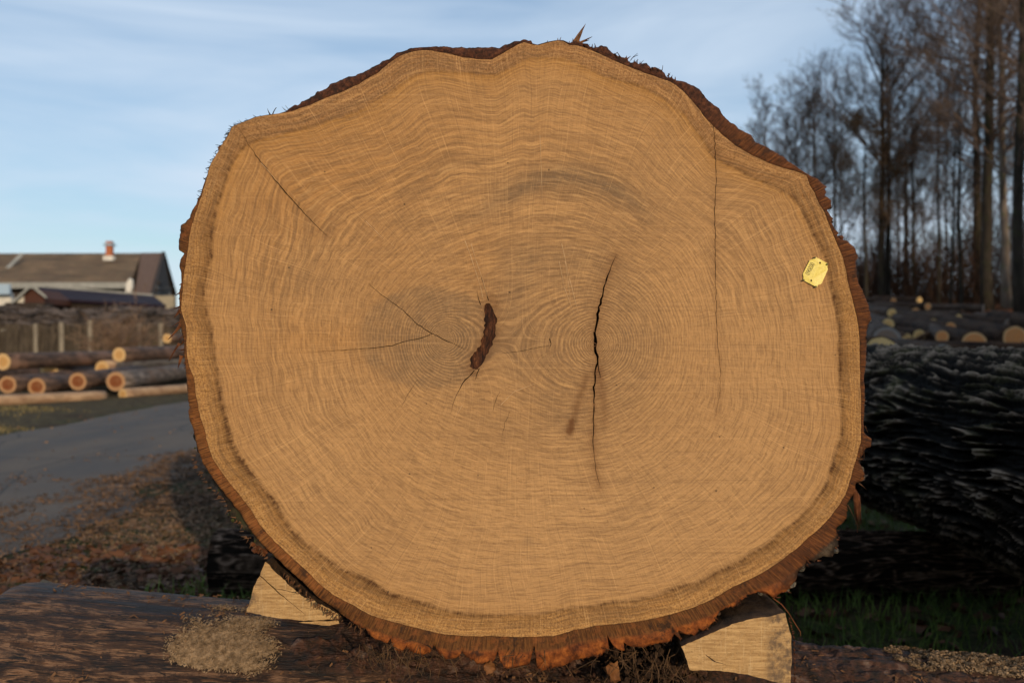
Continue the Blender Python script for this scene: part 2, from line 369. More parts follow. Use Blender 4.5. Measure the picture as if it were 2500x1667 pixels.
CR = [
 [(1416,585,.5),(1410,600,2),(1400,622,4),(1391,650,6),(1384,672,7),(1376,705,9),(1371,730,9),(1368,755,11),(1366,785,12),(1367,800,11),(1371,818,10),(1372,832,6),(1366,850,7),(1364,900,6),(1363,950,4.5),(1363,985,4),(1362,1005,2.4),(1364,1040,1.6),(1368,1080,1.3),(1378,1118,.6)],
 [(1373,828,5),(1376,850,4),(1379,868,1)],
 [(848,652,.8),(880,680,1.5),(925,712,1.9),(960,745,2.2),(990,765,2.4),(1008,773,3.6),(1027,784,3.8),(1042,789,1.8),(1066,802,.8)],
 [(700,810,.6),(760,806,1.0),(850,800,1.9),(900,794,2.0),(925,785,1.9),(970,776,1.9),(994,766,1.6)],
 [(1150,812,.8),(1200,806,1.5),(1240,797,1.3),(1262,794,.7)],
 [(550,296,.7),(577,342,1.2),(588,357,2.4),(620,399,2.6),(650,436,2.8),(680,470,2.4),(715,507,2),(752,543,.8)],
 [(1639,288,1.2),(1641,320,1.6),(1643,352,1.8),(1645,420,1.6),(1641,480,2.2),(1643,560,1.7),(1643,640,1.6),(1645,720,1.4),(1648,790,1.3),(1655,850,1.2),(1653,905,.9),(1644,955,.5)],
 [(1090,850,4),(1078,864,2.5),(1062,880,3),(1050,903,1.8),(1042,925,1),(1035,950,.6)],
 [(1101,846,3.5),(1097,858,2.5),(1092,872,.8)],
 [(1122,690,5),(1119,676,2.5),(1112,655,1.5),(1105,635,.7)],
 [(1104,700,2.5),(1099,685,1.6),(1096,668,.6)],
 [(1148,900,.8),(1138,920,1.2),(1132,945,.7)],
 [(1170,945,.8),(1160,970,1.1),(1154,1000,.5)],
 [(960,870,.6),(938,905,1.1),(922,935,.6)],
 [(1262,778,3),(1266,790,2.2),(1262,800,.7)],
]
INC = [(1117,699),(1128,697),(1134,712),(1139,728),(1140,748),(1138,772),(1131,792),(1120,810),(1112,826),(1104,842),(1094,849),(1085,846),(1079,838),(1082,824),(1091,810),(1102,794),(1107,776),(1113,758),(1114,744),(1110,733),(1113,716)]
incp = []
_i = [(x*1.06293, y*1.06293) for x, y in INC]
for k in range(len(_i)):
    a, b = _i[k], _i[(k+1) % len(_i)]
    for t in (0, .33, .66): incp.append((a[0]+(b[0]-a[0])*t+random.uniform(-3, 3), a[1]+(b[1]-a[1])*t+random.uniform(-2.6, 2.6)))
polys = []; lines = []
for c in CR:
    p, q = thick(c); polys.append(p); lines.append(q)

v2, ed = [], []
NW = 1100; tw = np.arange(NW)/NW*2*np.pi; rw = RW(tw)
for t, r_ in zip(tw, rw): v2.append((CX+r_*math.cos(t), CY-r_*math.sin(t)))
ed += [(k, (k+1) % NW) for k in range(NW)]
for p in polys+[incp]:
    b = len(v2); v2 += p; n = len(p); ed += [(b+k, b+(k+1) % n) for k in range(n)]
step = 7.0
gx_, gy_ = np.meshgrid(np.arange(440, 2110, step), np.arange(95, 1560, step))
gx_ = gx_.ravel()+rng.uniform(-1.5, 1.5, gx_.size); gy_ = gy_.ravel()+rng.uniform(-1.5, 1.5, gy_.size)
th_ = np.arctan2(CY-gy_, gx_-CX); rr_ = np.hypot(gx_-CX, gy_-CY)
k_ = rr_ < RW(th_)-5
pts = np.stack([gx_[k_], gy_[k_]], -1)
for (px_, py_) in ((1085, 829), (1457, 840)):
    for rad in np.arange(2, 60, 3.0):
        n = max(5, int(rad*2)); a = np.arange(n)/n*2*np.pi+rad
        pts = np.concatenate([pts, np.stack([px_+rad*np.cos(a), py_+rad*np.sin(a)], -1)])
v2 += [tuple(p) for p in pts]
res = geometry.delaunay_2d_cdt([Vector(p) for p in v2], ed, [], 0, 1e-4)
ov = np.array([[a[0], a[1]] for a in res[0]]); of = np.array(res[2])
cen = ov[of].mean(1)
def inpoly(p, poly):
    poly = np.array(poly); x, y = p[:, 0], p[:, 1]; ins = np.zeros(len(p), bool); n = len(poly)
    m = (x > poly[:, 0].min()) & (x < poly[:, 0].max()) & (y > poly[:, 1].min()) & (y < poly[:, 1].max())
    xi, yi = x[m], y[m]; r = np.zeros(xi.shape, bool); j = n-1
    for i in range(n):
        x1, y1, x2, y2 = poly[i, 0], poly[i, 1], poly[j, 0], poly[j, 1]
        if y1 != y2: r ^= ((y1 > yi) != (y2 > yi)) & (xi < (x2-x1)*(yi-y1)/(y2-y1)+x1)
        j = i
    ins[m] = r; return ins
thc = np.arctan2(CY-cen[:, 1], cen[:, 0]-CX); rc = np.hypot(cen[:, 0]-CX, cen[:, 1]-CY)
outs = ~inpoly(cen, v2[:NW])
crk = np.zeros(len(of), bool)
for p in polys: crk |= inpoly(cen, p)
inc_m = inpoly(cen, incp) & ~outs; crk &= ~outs & ~inc_m
keep = ~outs & ~crk & ~inc_m

# ring / ray fields in src px
def fields(u, v):
    za, zb = (1085, 829), (1457, 840)
    da = np.hypot(u-za[0], v-za[1])+1e-3; db = np.hypot(u-zb[0], v-zb[1])+1e-3
    Lp = lambda da, db: da**.4*db**.6
    th = np.arctan2(CY-v, u-CX); r = np.hypot(u-CX, v-CY); w = RW0(th)
    wx, wy = CX+w*np.cos(th), CY-w*np.sin(th)
    LW = Lp(np.hypot(wx-za[0], wy-za[1]), np.hypot(wx-zb[0], wy-zb[1]))
    k = sstep(.30, .9, r/w); LWe = 690*(1-k)+LW*k
    ring = Lp(da, db)/LWe
    seam = np.abs(u-(1743+.01*(v-600)))
    ring = ring+.035*np.exp(-seam/70.)*sstep(1050, 850, v)*sstep(60, 300, r)
    a = np.array([583., 310.]); d = np.array([800., 577.])-a; d /= np.linalg.norm(d)
    dl = np.abs((u-a[0])*d[1]-(v-a[1])*d[0]); al = (u-a[0])*d[0]+(v-a[1])*d[1]
    ring = ring-.03*np.exp(-dl/60.)*sstep(420, 150, al)
    Th = np.arctan2(za[1]-v, u-za[0])+np.arctan2(zb[1]-v, u-zb[0])
    Th = Th+.10*fbm(u*.004, v*.004, 1, 2)
    ring = ring*.5+.006*fbm(u*.006, v*.006, 7, 3)+.0018*fbm(u*.03, v*.03, 2, 2)
    return ring, np.cos(Th), np.sin(Th), th, r
U, Vv = ov[:, 0], ov[:, 1]
ring, rc_, rs_, th, r = fields(U, Vv)
out_d = (RW0(th)-r)*SP*.95; sap_d = (r-RH(th))*SP*.95
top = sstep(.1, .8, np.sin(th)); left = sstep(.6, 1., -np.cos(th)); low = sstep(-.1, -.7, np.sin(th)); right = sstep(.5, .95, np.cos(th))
angn = fbm(np.cos(th)*6, np.sin(th)*6, 0, 3)
bandA = .85*np.clip(.95*left+.75*right+.75*low*(1-.55*np.exp(-((np.cos(th)-.05)/.3)**2))-.0*top, 0, 1)*(.75+.5*angn)
sd = sap_d+.003*fbm(U*.02, Vv*.02, 3, 3)
band = bandA*np.exp(-np.clip(sd, 0, None)/.015)*sstep(-.005, .002, sd)+(.28+.12*bandA)*np.exp(-(sd/.0020)**2)
ochre = (.25+.75*sstep(0, .7, np.sin(th)))*np.exp(-np.clip(-sd, 0, None)/.022)*sstep(.002, -.001, sd)
saps = sstep(-.001, .0015, sd)
def gauss(L):
    s = 0
    for x, y, rx, ry, a in L:
        s = s+a*np.exp(-(((U/1.06293-x)/rx)**2+((Vv/1.06293-y)/ry)**2))
    return s
ell = np.hypot((U/1.06293-985)/165, (Vv/1.06293-775)/122)+.05*fbm(U*.01, Vv*.01, 2, 2)
ell2 = np.hypot((U/1.06293-1330)/215, (Vv/1.06293-760)/230)+.10*fbm(U*.01, Vv*.01, 6, 2)
arcb = np.exp(-((np.hypot((U/1.06293-1270), (Vv/1.06293-830))-400-30*np.sin(U*.01))/26)**2)*sstep(0, -120, Vv/1.06293-560)*sstep(330, 120, np.abs(U/1.06293-1290))
grey = .68*sstep(1.02, .90, ell)+.28*sstep(1.05, .8, ell2)+1.0*arcb+.6*gauss([(1230,590,110,40,.7),(1180,650,40,90,.6),(1000,790,150,110,.55),(1360,800,130,200,.3),(1200,790,60,70,.6),(1300,420,160,40,.5),(1150,980,200,60,.4),(1460,500,200,100,.3),(700,620,60,60,.4),(1214,1240,12,10,1.1),(1270,1232,8,6,.4),(1320,980,120,30,.35),(1450,780,60,90,.2)])
orng = gauss([(800,380,220,140,.7),(650,450,120,150,.5),(780,780,130,50,.6),(1100,300,300,80,.25),(900,690,80,200,.3),(620,760,120,200,.3),(1100,600,60,80,.4),(940,770,60,25,.4)])
rst = np.clip(.22+gauss([(1180,430,430,190,.50),(640,620,130,200,.5),(1010,785,150,120,.3),(1330,760,200,220,.4),(1750,560,150,200,.25)])+.25*fbm(U*.004, Vv*.004, 9, 3)+.30*saps, .08, 1)
nuc = np.clip(gauss([(1010,785,130,100,1.),(1365,800,170,190,.8),(1180,700,90,100,.35)])*(1-.85*np.exp(-((U/1.06293-1200)/75)**2-((Vv/1.06293-790)/110)**2)), 0, 1)
pale = gauss([(1300,1250,500,200,.9),(1750,900,180,300,.5),(700,1050,150,200,.5),(1450,1100,300,120,.5)])  # light variation over the face, painted as paler wood lower down
def ldist(q):
    q = np.array(q)[:, :2]; dm = np.full(len(U), 1e9)
    for i in range(len(q)-1):
        a, b = q[i], q[i+1]; ab = b-a; t = np.clip(((U-a[0])*ab[0]+(Vv-a[1])*ab[1])/(ab@ab+1e-9), 0, 1)
        dm = np.minimum(dm, np.hypot(U-a[0]-ab[0]*t, Vv-a[1]-ab[1]*t))
    return dm
dmain = ldist(lines[0]); dinc = ldist([(1126*1.063, 695*1.063), (1130*1.063, 760*1.063), (1088*1.063, 845*1.063)])
st2 = ldist([(1346*1.063, 865*1.063), (1326*1.063, 930*1.063), (1310*1.063, 992*1.063)])
st3 = ldist([(1378*1.063, 850*1.063), (1388*1.063, 930*1.063), (1390*1.063, 975*1.063)])
st4 = ldist([(1311*1.063, 970*1.063), (1308*1.063, 990*1.063)])
stain_or_shade = np.clip(.62*np.exp(-dmain/13.)+.55*np.exp(-np.clip(dinc-14, 0, None)/10.)+.6*np.exp(-(st2/9)**2)+.45*np.exp(-(st3/10)**2)+1.1*np.exp(-(st4/7)**2), 0, 1)
for q in lines[5:7]: stain_or_shade = np.maximum(stain_or_shade, .28*np.exp(-ldist(q)/7.))

root = empty('oak_log', (.02, Y0, .55))
tag(root, 'huge sawn oak log whose flat pale cut face fills the middle of the picture', 'log')
RL = np.array(root.location)
n_ = len(ov)
yj = Y0+.0006*fbm(U*.2, Vv*.2, 0, 2)+.0012*saps*fbm(U*.1, Vv*.1, 4, 2)
VF = np.stack([(U-1250)*SP, yj, CAM_H+(833.5-Vv)*SP], -1)
def orient(F_):      # make normals face the camera (-Y)
    a, b, c = VF[F_[:, 0]], VF[F_[:, 1]], VF[F_[:, 2]]
    ny = np.cross(b-a, c-a)[:, 1]; F2 = F_.copy(); F2[ny > 0] = F2[ny > 0][:, ::-1]; return F2
FK = orient(of[keep])
def walls(mask, depth):
    hole = orient(of[mask]); 
    E = {}
    for f in hole:
        for k in range(3): E[(f[k], f[(k+1) % 3])] = 1
    used = np.unique(hole); mp_ = {}; vs_ = []
    return hole, [(a, b) for (a, b) in E if (b, a) not in E]
hole, be = walls(crk, .03)
V_all = VF.tolist(); Fl = FK.tolist(); mi = [0]*len(Fl); back = {}
def bk(i):
    if i not in back:
        back[i] = len(V_all); p = V_all[i]; V_all.append([p[0]+.0005, p[1]+.028, p[2]])
    return back[i]
for a, b in be: Fl.append([a, b, bk(b), bk(a)]); mi.append(1)
for f in hole: Fl.append([bk(k) for k in f]); mi.append(1)
hole2, be2 = walls(inc_m, .006); back2 = {}
def bk2(i):
    if i not in back2:
        back2[i] = len(V_all); p = V_all[i]; V_all.append([p[0], p[1]+.006, p[2]])
    return back2[i]
for a, b in be2: Fl.append([a, b, bk2(b), bk2(a)]); mi.append(1)
ext = len(V_all)-n_
def E_(a): return np.concatenate([a, np.zeros(ext)])
attrs = dict(ring=E_(ring), rc=E_(rc_), rs=E_(rs_), sap=E_(saps), band=E_(np.clip(band, 0, 1)), ochre=E_(ochre), grey=E_(grey), orng=E_(orng), pale=E_(pale), nuc=E_(nuc), rst=E_(rst), stain_or_shade=E_(stain_or_shade), top=E_(top))

fm = M('oak_cut_face', .72, .25)
ri, c_, s_ = fm.at('ring'), fm.at('rc'), fm.at('rs')
ob = fm.obj(); ox, oy, oz = fm.sep(ob)
wob = fm.math('MULTIPLY', fm.math('SUBTRACT', fm.noise(ob, 12, 3, .55), .5), .006)
ri2 = fm.math('ADD', ri, wob)
rv = lambda f, a, dz=0.0: fm.comb(fm.math('MULTIPLY', ri2, float(f)), fm.math('MULTIPLY', c_, float(a)), fm.math('ADD', fm.math('MULTIPLY', s_, float(a)), dz))
rn1 = fm.noise(rv(185, 1.3), 1, 3, .6)
rn3 = fm.noise(rv(330, 3.0, 5.0), 1, 2, .6)
rn2 = fm.noise(rv(430, 6.0, 3.0), 1, 2, .75)
wv_ = fm.math('SINE', fm.math('ADD', fm.math('MULTIPLY', ri2, 1050.0), fm.math('MULTIPLY', fm.noise(rv(60, 1.2, 9.0), 1, 2), 9.0)))
ray = fm.noise(fm.comb(fm.math('MULTIPLY', c_, 150.0), fm.math('MULTIPLY', s_, 150.0), fm.math('MULTIPLY', ri, 9.0)), 1, 2, .8)
ray2 = fm.noise(fm.comb(fm.math('MULTIPLY', c_, 55.0), fm.math('MULTIPLY', s_, 55.0), fm.math('MULTIPLY', ri, 4.0)), 1, 3, .7)
pore = fm.noise(ob, 300, 3, .8)
sawv = fm.map(ob, (2.0, 1, 260), (0, R(-4), 0))
saw = fm.noise(sawv, 1, 3, .8)
saw2 = fm.noise(fm.map(ob, (4, 1, 330), (0, R(38), 0), (3, 0, 1)), 1, 2, .8)
mott = fm.noise(ob, 5, 5, .6); mott2 = fm.noise(ob, 34, 4, .65)
hc = fm.mix(fm.mr(mott, .3, .7), (.360, .205, .095), (.450, .262, .122))
hc = fm.mix(fm.math('MULTIPLY', fm.at('orng'), .75), hc, (.385, .190, .060))
hc = fm.mix(fm.math('MULTIPLY', fm.at('pale'), .5), hc, (.46, .285, .150))
hc = fm.mix(fm.math('MULTIPLY', fm.at('grey'), fm.mr(mott2, .25, .7, .35, 1.0)), hc, (.175, .115, .072))
hc = fm.mix(fm.math('MULTIPLY', fm.at('ochre'), .85), hc, (.36, .175, .040))
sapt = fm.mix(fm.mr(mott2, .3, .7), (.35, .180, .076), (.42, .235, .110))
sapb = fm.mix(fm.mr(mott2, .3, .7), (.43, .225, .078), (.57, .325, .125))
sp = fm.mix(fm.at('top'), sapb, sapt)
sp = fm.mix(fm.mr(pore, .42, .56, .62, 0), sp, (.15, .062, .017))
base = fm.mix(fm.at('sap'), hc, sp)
rst_ = fm.at('rst')
base = fm.mix(fm.math('MULTIPLY', fm.mr(rn1, .56, .42, 0, .60), rst_), base, (.16, .095, .055))
base = fm.mix(fm.math('MULTIPLY', fm.mr(wv_, .1, .95), fm.math('ADD', fm.math('MULTIPLY', fm.at('nuc'), .55), fm.mr(mott, .45, .7, .02, .24))), base, (.14, .085, .05))
base = fm.mix(fm.math('MULTIPLY', fm.mr(wv_, -.3, -1.0), fm.math('ADD', fm.math('MULTIPLY', fm.at('nuc'), .25), .08)), base, (.62, .38, .19))
base = fm.mix(fm.math('MULTIPLY', fm.mr(rn1, .57, .70, 0, .40), rst_), base, (.60, .36, .17))
base = fm.mix(fm.math('MULTIPLY', fm.mr(rn3, .48, .36, 0, .55), rst_), base, (.15, .088, .045))
base = fm.mix(fm.math('MULTIPLY', fm.mr(rn3, .55, .68, 0, .40), rst_), base, (.66, .42, .20))
base = fm.mix(fm.mr(rn2, .50, .38, 0, .38), base, (.13, .072, .038))
base = fm.mix(fm.mr(rn2, .58, .7, 0, .22), base, (.66, .40, .19))
base = fm.mix(fm.mr(ray, .58, .74, 0, .50), base, (.66, .41, .21))
base = fm.mix(fm.mr(ray2, .62, .70, 0, .22), base, (.62, .38, .18))
base = fm.mix(fm.mr(ray, .44, .30, 0, .42), base, (.16, .095, .05))
base = fm.mix(fm.mr(saw, .56, .70, 0, .30), base, (.60, .37, .19))
base = fm.mix(fm.mr(saw, .45, .33, 0, .30), base, (.17, .10, .058))
base = fm.mix(fm.mr(saw2, .62, .72, 0, .16), base, (.60, .37, .18))
base = fm.mix(fm.mr(pore, .42, .30, 0, .62), base, (.12, .065, .03))
base = fm.mix(fm.mr(pore, .60, .72, 0, .25), base, (.60, .38, .18))
bn = fm.math('MULTIPLY', fm.at('band'), fm.mr(fm.math('ADD', fm.math('MULTIPLY', mott2, .5), fm.math('MULTIPLY', pore, .5)), .38, .56, .30, 1.5), clamp=True)
bn = fm.math('MULTIPLY', bn, fm.mr(ray, .36, .62, 1.25, .75), clamp=True)
base = fm.mix(bn, base, (.075, .032, .010))
base = fm.mix(fm.math('MULTIPLY', fm.at('stain_or_shade'), fm.mr(mott2, .3, .6, .6, 1.0)), base, (.12, .050, .018))
base = fm.mix(1.0, base, (1.13, 1.06, .90), 'MULTIPLY')
spots = fm.vor(ob, 22); base = fm.mix(fm.mr(spots, .045, .025, 0, .8), base, (.06, .035, .02))
hgt = fm.math('ADD', fm.math('MULTIPLY', rn2, .35), fm.math('ADD', fm.math('MULTIPLY', saw, .5), fm.math('MULTIPLY', fm.math('MULTIPLY', pore, fm.math('ADD', fm.at('sap'), .25)), 1.7)))
fm.bump(hgt, .42, .003)
FACE = fm.done(base)
cw = M('crack_wall', .9, .1); CRW = cw.done(cw.mix(cw.mr(cw.noise(cw.obj(), 90, 4), .35, .65), (.020, .010, .005), (.09, .045, .02)))
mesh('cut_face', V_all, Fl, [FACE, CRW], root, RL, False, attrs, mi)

# bark inclusion
im = M('bark_inclusion', .8, .25); iv = im.map(im.obj(), (150, 60, 42), (0, R(-14), 0)); inn = im.noise(iv, 1, 6, .75, .5)
ic = im.ramp(inn, [(.36, (.008, .003, .002)), (.46, (.035, .011, .004)), (.56, (.085, .028, .010)), (.68, (.22, .085, .032))])
im.bump(inn, .6, .003); INCM = im.done(ic)
ii = np.unique(hole2); remap = {k: q for q, k in enumerate(ii)}
VI = VF[ii].copy(); uu = ov[ii]; VI[:, 1] = Y0+.0030+.0022*fbm(uu[:, 0]*.09, uu[:, 1]*.05, 0, 3)
mesh('bark_inclusion', VI, [[remap[k] for k in f] for f in hole2], INCM, root, RL)

# ---- bark: cut rim (inner + outer bark) then rough mantle running back
NB = 2600; tb = np.arange(NB)/NB*2*np.pi; KR = 11
rwi = RW0(tb)+1.2*fbm(np.cos(tb)*45, np.sin(tb)*45, 1, 3)-1.2; rbo = RB(tb); Tk = rbo-rwi
sinb, cosb = np.sin(tb), np.cos(tb)
def angwin(a0, a1, soft=6):
    d = np.degrees(tb); return sstep(a0-soft, a0+soft, d)*sstep(a1+soft, a1-soft, d)
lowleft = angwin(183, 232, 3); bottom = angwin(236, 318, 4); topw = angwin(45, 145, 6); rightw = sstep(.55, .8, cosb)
innerw = 46-14*lowleft+0*sinb                     # px width of the fibrous inner bark
innerw = np.where(tb > np.pi*.98, innerw, 60)
innerw = innerw*(1-bottom)+(37+5*fbm(cosb*9, sinb*9, 4, 3))*bottom
vb, dw, tt, arc, outer, redz = [], [], [], [], [], []
fr = np.linspace(0, 1, KR)
for k, f in enumerate(fr):
    rr2 = rwi+Tk*f; d_ = rr2-rwi
    o_ = sstep(-3, 4, d_-innerw)
    y = Y0+.0025*np.exp(-d_/2.5)+.0012+.0014*fbm(cosb*40, sinb*40, f*3, 3)+.0004*noise3(cosb*160, sinb*160, f*1.5)-.002*o_*bottom+.004*o_*bottom*fbm(cosb*22, sinb*22, f*4, 3)
    y = y+o_*lowleft*.020+(f**6)*.004*sstep(3, 15, Tk)
    vb.append(np.stack([(CX+rr2*cosb-1250)*SP, y, CAM_H+(833.5-(CY-rr2*sinb))*SP], -1))
    dw.append(d_*SP); tt.append(np.full(NB, f)); arc.append(tb*.52); outer.append(o_); redz.append(np.clip(bottom+0*tb, 0, 1))
dep = [.004, .010, .02, .035, .055, .08, .12, .17, .24, .34, .5, .75, 1.1, 1.6, 2.2, 3.0, 3.8]
rs0 = np.convolve(np.concatenate([rbo[-25:], rbo, rbo[:25]]), np.ones(51)/51, 'valid')
for j, d_ in enumerate(dep):
    k = min(1, d_/.5); base_r = rbo*(1-k)+rs0*k
    nz = fbm(cosb*16, sinb*16, d_*6, 4)*13*sstep(0, .06, d_)+noise3(cosb*70, sinb*70, d_*14)*5*sstep(0, .02, d_)
    rough = .35+.65*sstep(2, 14, Tk)
    rr2 = base_r+nz*rough+(-4*sstep(0, .03, d_))-40*(d_/3.8)
    vb.append(np.stack([(CX+rr2*cosb-1250)*SP, np.full(NB, Y0+.004+d_)+.004*noise3(cosb*90, sinb*90, d_*30)+lowleft*.020*(1 if d_ < 9 else 0), CAM_H+(833.5-(CY-rr2*sinb))*SP-.085*d_], -1))
    dw.append(rr2*0+.05); tt.append(np.full(NB, 1.3+j*.01)); arc.append(tb*.52); outer.append(np.ones(NB)); redz.append(np.zeros(NB))
K2 = KR+len(dep)
VB = np.stack(vb, 0)                       # layer, N, 3
VBf = VB.transpose(1, 0, 2).reshape(-1, 3)
fb = grid_faces(NB, K2, True)
def tr(a): return np.stack(a, 0).T.reshape(-1)
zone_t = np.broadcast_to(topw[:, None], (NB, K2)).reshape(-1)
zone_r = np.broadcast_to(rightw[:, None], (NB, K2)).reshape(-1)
bmk = M('oak_bark', .8, .3)
ar, dwv, t_, ou, rz, zt, zr = [bmk.at(a) for a in ('arc', 'dw', 'tt', 'outer', 'redz', 'zt', 'zr')]
bo = bmk.obj()
fib = bmk.noise(bmk.comb(bmk.math('MULTIPLY', ar, 400.0), bmk.math('MULTIPLY', dwv, 26.0), 0.0), 1, 4, .75, .1)
fib2 = bmk.noise(bmk.comb(bmk.math('MULTIPLY', ar, 60.0), bmk.math('MULTIPLY', dwv, 60.0), 2.0), 1, 4, .7)
ib = bmk.ramp(fib, [(.34, (.040, .014, .004)), (.50, (.105, .038, .008)), (.66, (.19, .076, .018))])
ib = bmk.mix(bmk.math('MULTIPLY', bmk.at('ll'), .6), ib, bmk.ramp(fib, [(.36, (.065, .021, .005)), (.50, (.19, .066, .014)), (.62, (.32, .125, .032))]))
ib = bmk.mix(bmk.mr(fib2, .5, .68, 0, .55), ib, (.30, .095, .024))
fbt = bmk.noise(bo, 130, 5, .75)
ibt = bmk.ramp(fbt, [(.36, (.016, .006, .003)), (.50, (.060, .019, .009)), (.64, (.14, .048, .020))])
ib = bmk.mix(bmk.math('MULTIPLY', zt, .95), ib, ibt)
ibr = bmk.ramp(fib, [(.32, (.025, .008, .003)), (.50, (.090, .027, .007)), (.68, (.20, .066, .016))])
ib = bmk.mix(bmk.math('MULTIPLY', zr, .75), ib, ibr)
gn = bmk.noise(bo, 40, 6, .7); gn2 = bmk.noise(bo, 11, 5, .7)
red = bmk.ramp(bmk.noise(bo, 55, 5, .7), [(.34, (.055, .013, .003)), (.5, (.21, .055, .010)), (.66, (.40, .12, .022))])
drk = bmk.ramp(gn, [(.34, (.007, .005, .003)), (.5, (.026, .016, .010)), (.66, (.095, .066, .042))])
drk = bmk.mix(bmk.mr(gn2, .55, .66, 0, .7), drk, (.038, .042, .014))
oc = bmk.mix(rz, drk, red)
col = bmk.mix(ou, ib, oc)
col = bmk.mix(bmk.mr(t_, 1.02, 1.15), col, drk)
col = bmk.mix(bmk.mr(bmk.noise(bo, 24, 6, .75), .56, .64, 0, .75), col, (.022, .011, .006))
# thin dark cambium line where the bark parts from the wood
col = bmk.mix(bmk.mr(dwv, .0028, .0010, 0, .85), col, (.035, .018, .009))
bmk.bump(bmk.math('ADD', bmk.math('MULTIPLY', fib, .5), gn), .7, .005)
BARK = bmk.done(col)
mesh('bark', VBf, fb, BARK, root, RL, True, dict(arc=tr(arc), dw=tr(dw), tt=tr(tt), outer=tr(outer), redz=tr(redz), zt=zone_t, zr=zone_r, ll=np.broadcast_to(lowleft[:, None], (NB, K2)).reshape(-1)))
# far cut end
e_ = VB[-1]; n = len(e_); idx = np.arange(0, n, 8); vv = e_[idx]; cc = vv.mean(0)
far = np.concatenate([vv, cc[None]]); ff = [[k, (k+1) % len(idx), len(idx)] for k in range(len(idx))]
END_OAK = end_mat('oak_end', (.30, .15, .065), (.42, .25, .12), .82, 90)
mesh('cut_end', far, ff, END_OAK, root, RL, False, attrs={'rr': [1]*len(idx)+[0]})

# loose bark bits, splinters and fibres on the rim
SPL = flat_mat('splintered_wood', (.13, .05, .018), (.36, .17, .07), 60, .8, .5)
DKB = flat_mat('dark_bark_bits', (.018, .010, .006), (.12, .065, .036), 55, .85, .8, bd=.006)
RDB = flat_mat('red_bark_bits', (.09, .028, .010), (.26, .090, .030), 55, .85, .8, bd=.006)
GYB = flat_mat('grey_bark_bits', (.05, .042, .030), (.24, .20, .15), 70, .85, .8, bd=.006)
MOS = flat_mat('moss', (.018, .020, .005), (.085, .090, .020), 80, .9, .6)
def lump(mb, c, r, sq=(1, 1, 1), seed=0, sub=2):
    import bmesh
    bm_ = bmesh.new(); bmesh.ops.create_icosphere(bm_, subdivisions=sub, radius=1)
    b = len(mb.V); co = np.array([v.co[:] for v in bm_.verts])
    d = 1+.55*fbm(co[:, 0]*1.6+seed, co[:, 1]*1.6, co[:, 2]*1.6, 3)+.3*noise3(co[:, 0]*5+seed, co[:, 1]*5, co[:, 2]*5)
    co = co*d[:, None]*r*np.array(sq)+np.array(c)
    mb.V += [tuple(q) for q in co]; mb.F += [[b+v.index for v in f.verts] for f in bm_.faces]; bm_.free()
def shard(mb, u, v, du, dv, w, bend=0., Y=None, n=5, dy=0., th=.0012):
    """pointed flat sliver from (u,v) growing by (du,dv) src px, w px wide at the base"""
    Y = (Y0 if Y is None else Y); b = len(mb.V); L = math.hypot(du, dv); nx, ny = -dv/L, du/L
    for k in range(n):
        f = k/(n-1); off = bend*L*f*f; ww = w*(1-f)**.8*.5*random.uniform(.8, 1.2)+.3
        cx_, cy_ = u+du*f+nx*off, v+dv*f+ny*off; y = Y+dy*f
        for sgn, yo in ((1, 0), (0, -th*2), (-1, 0), (0, th)):
            x, z = xz(cx_+nx*ww*sgn, cy_+ny*ww*sgn); mb.V.append((x, y+yo, z))
    for k in range(n-1):
        for q in range(4): q2 = (q+1) % 4; mb.F.append([b+k*4+q, b+k*4+q2, b+k*4+4+q2, b+k*4+4+q])
    mb.F.append([b, b+1, b+2, b+3]); mb.F.append([b+n*4-4+q for q in (3, 2, 1, 0)])
random.seed(5)
def bpt(deg, extra=0):
    t = R(deg); r_ = float(RB(np.array([t]))[0])+extra; return CX+r_*math.cos(t), CY-r_*math.sin(t)
for (u, v, du, dv, w, b) in [(1398,112,32,-60,12,.02),(1404,110,22,-38,9,-.05),(1395,112,12,-26,8,.1),(1415,104,30,-17,6,.06),(1424,100,16,-8,4,.0),(1363,99,-1,-17,3,.1),(1366,99,4,-9,2,0),(1335,104,2,-8,2,.1)]:
    mb = MB(); shard(mb, u, v, du, dv, w, b, Y0+.006, dy=random.uniform(-.01, .02)); mb.build('splinter', SPL, root, RL)
mb = MB()
for k in range(120):      # bark shreds along the top right rim
    u = random.uniform(1385, 1660); v = float(np.interp(u, [1385, 1440, 1500, 1560, 1620, 1660], [104, 112, 134, 154, 178, 196]))+random.uniform(-3, 7)
    shard(mb, u, v, random.uniform(-6, 9), random.uniform(-15, 2), random.uniform(1.5, 5), random.uniform(-.3, .3), Y0+random.uniform(-.001, .03))
tag(mb.build('bark_shreds', RDB, root, RL), kind='stuff')
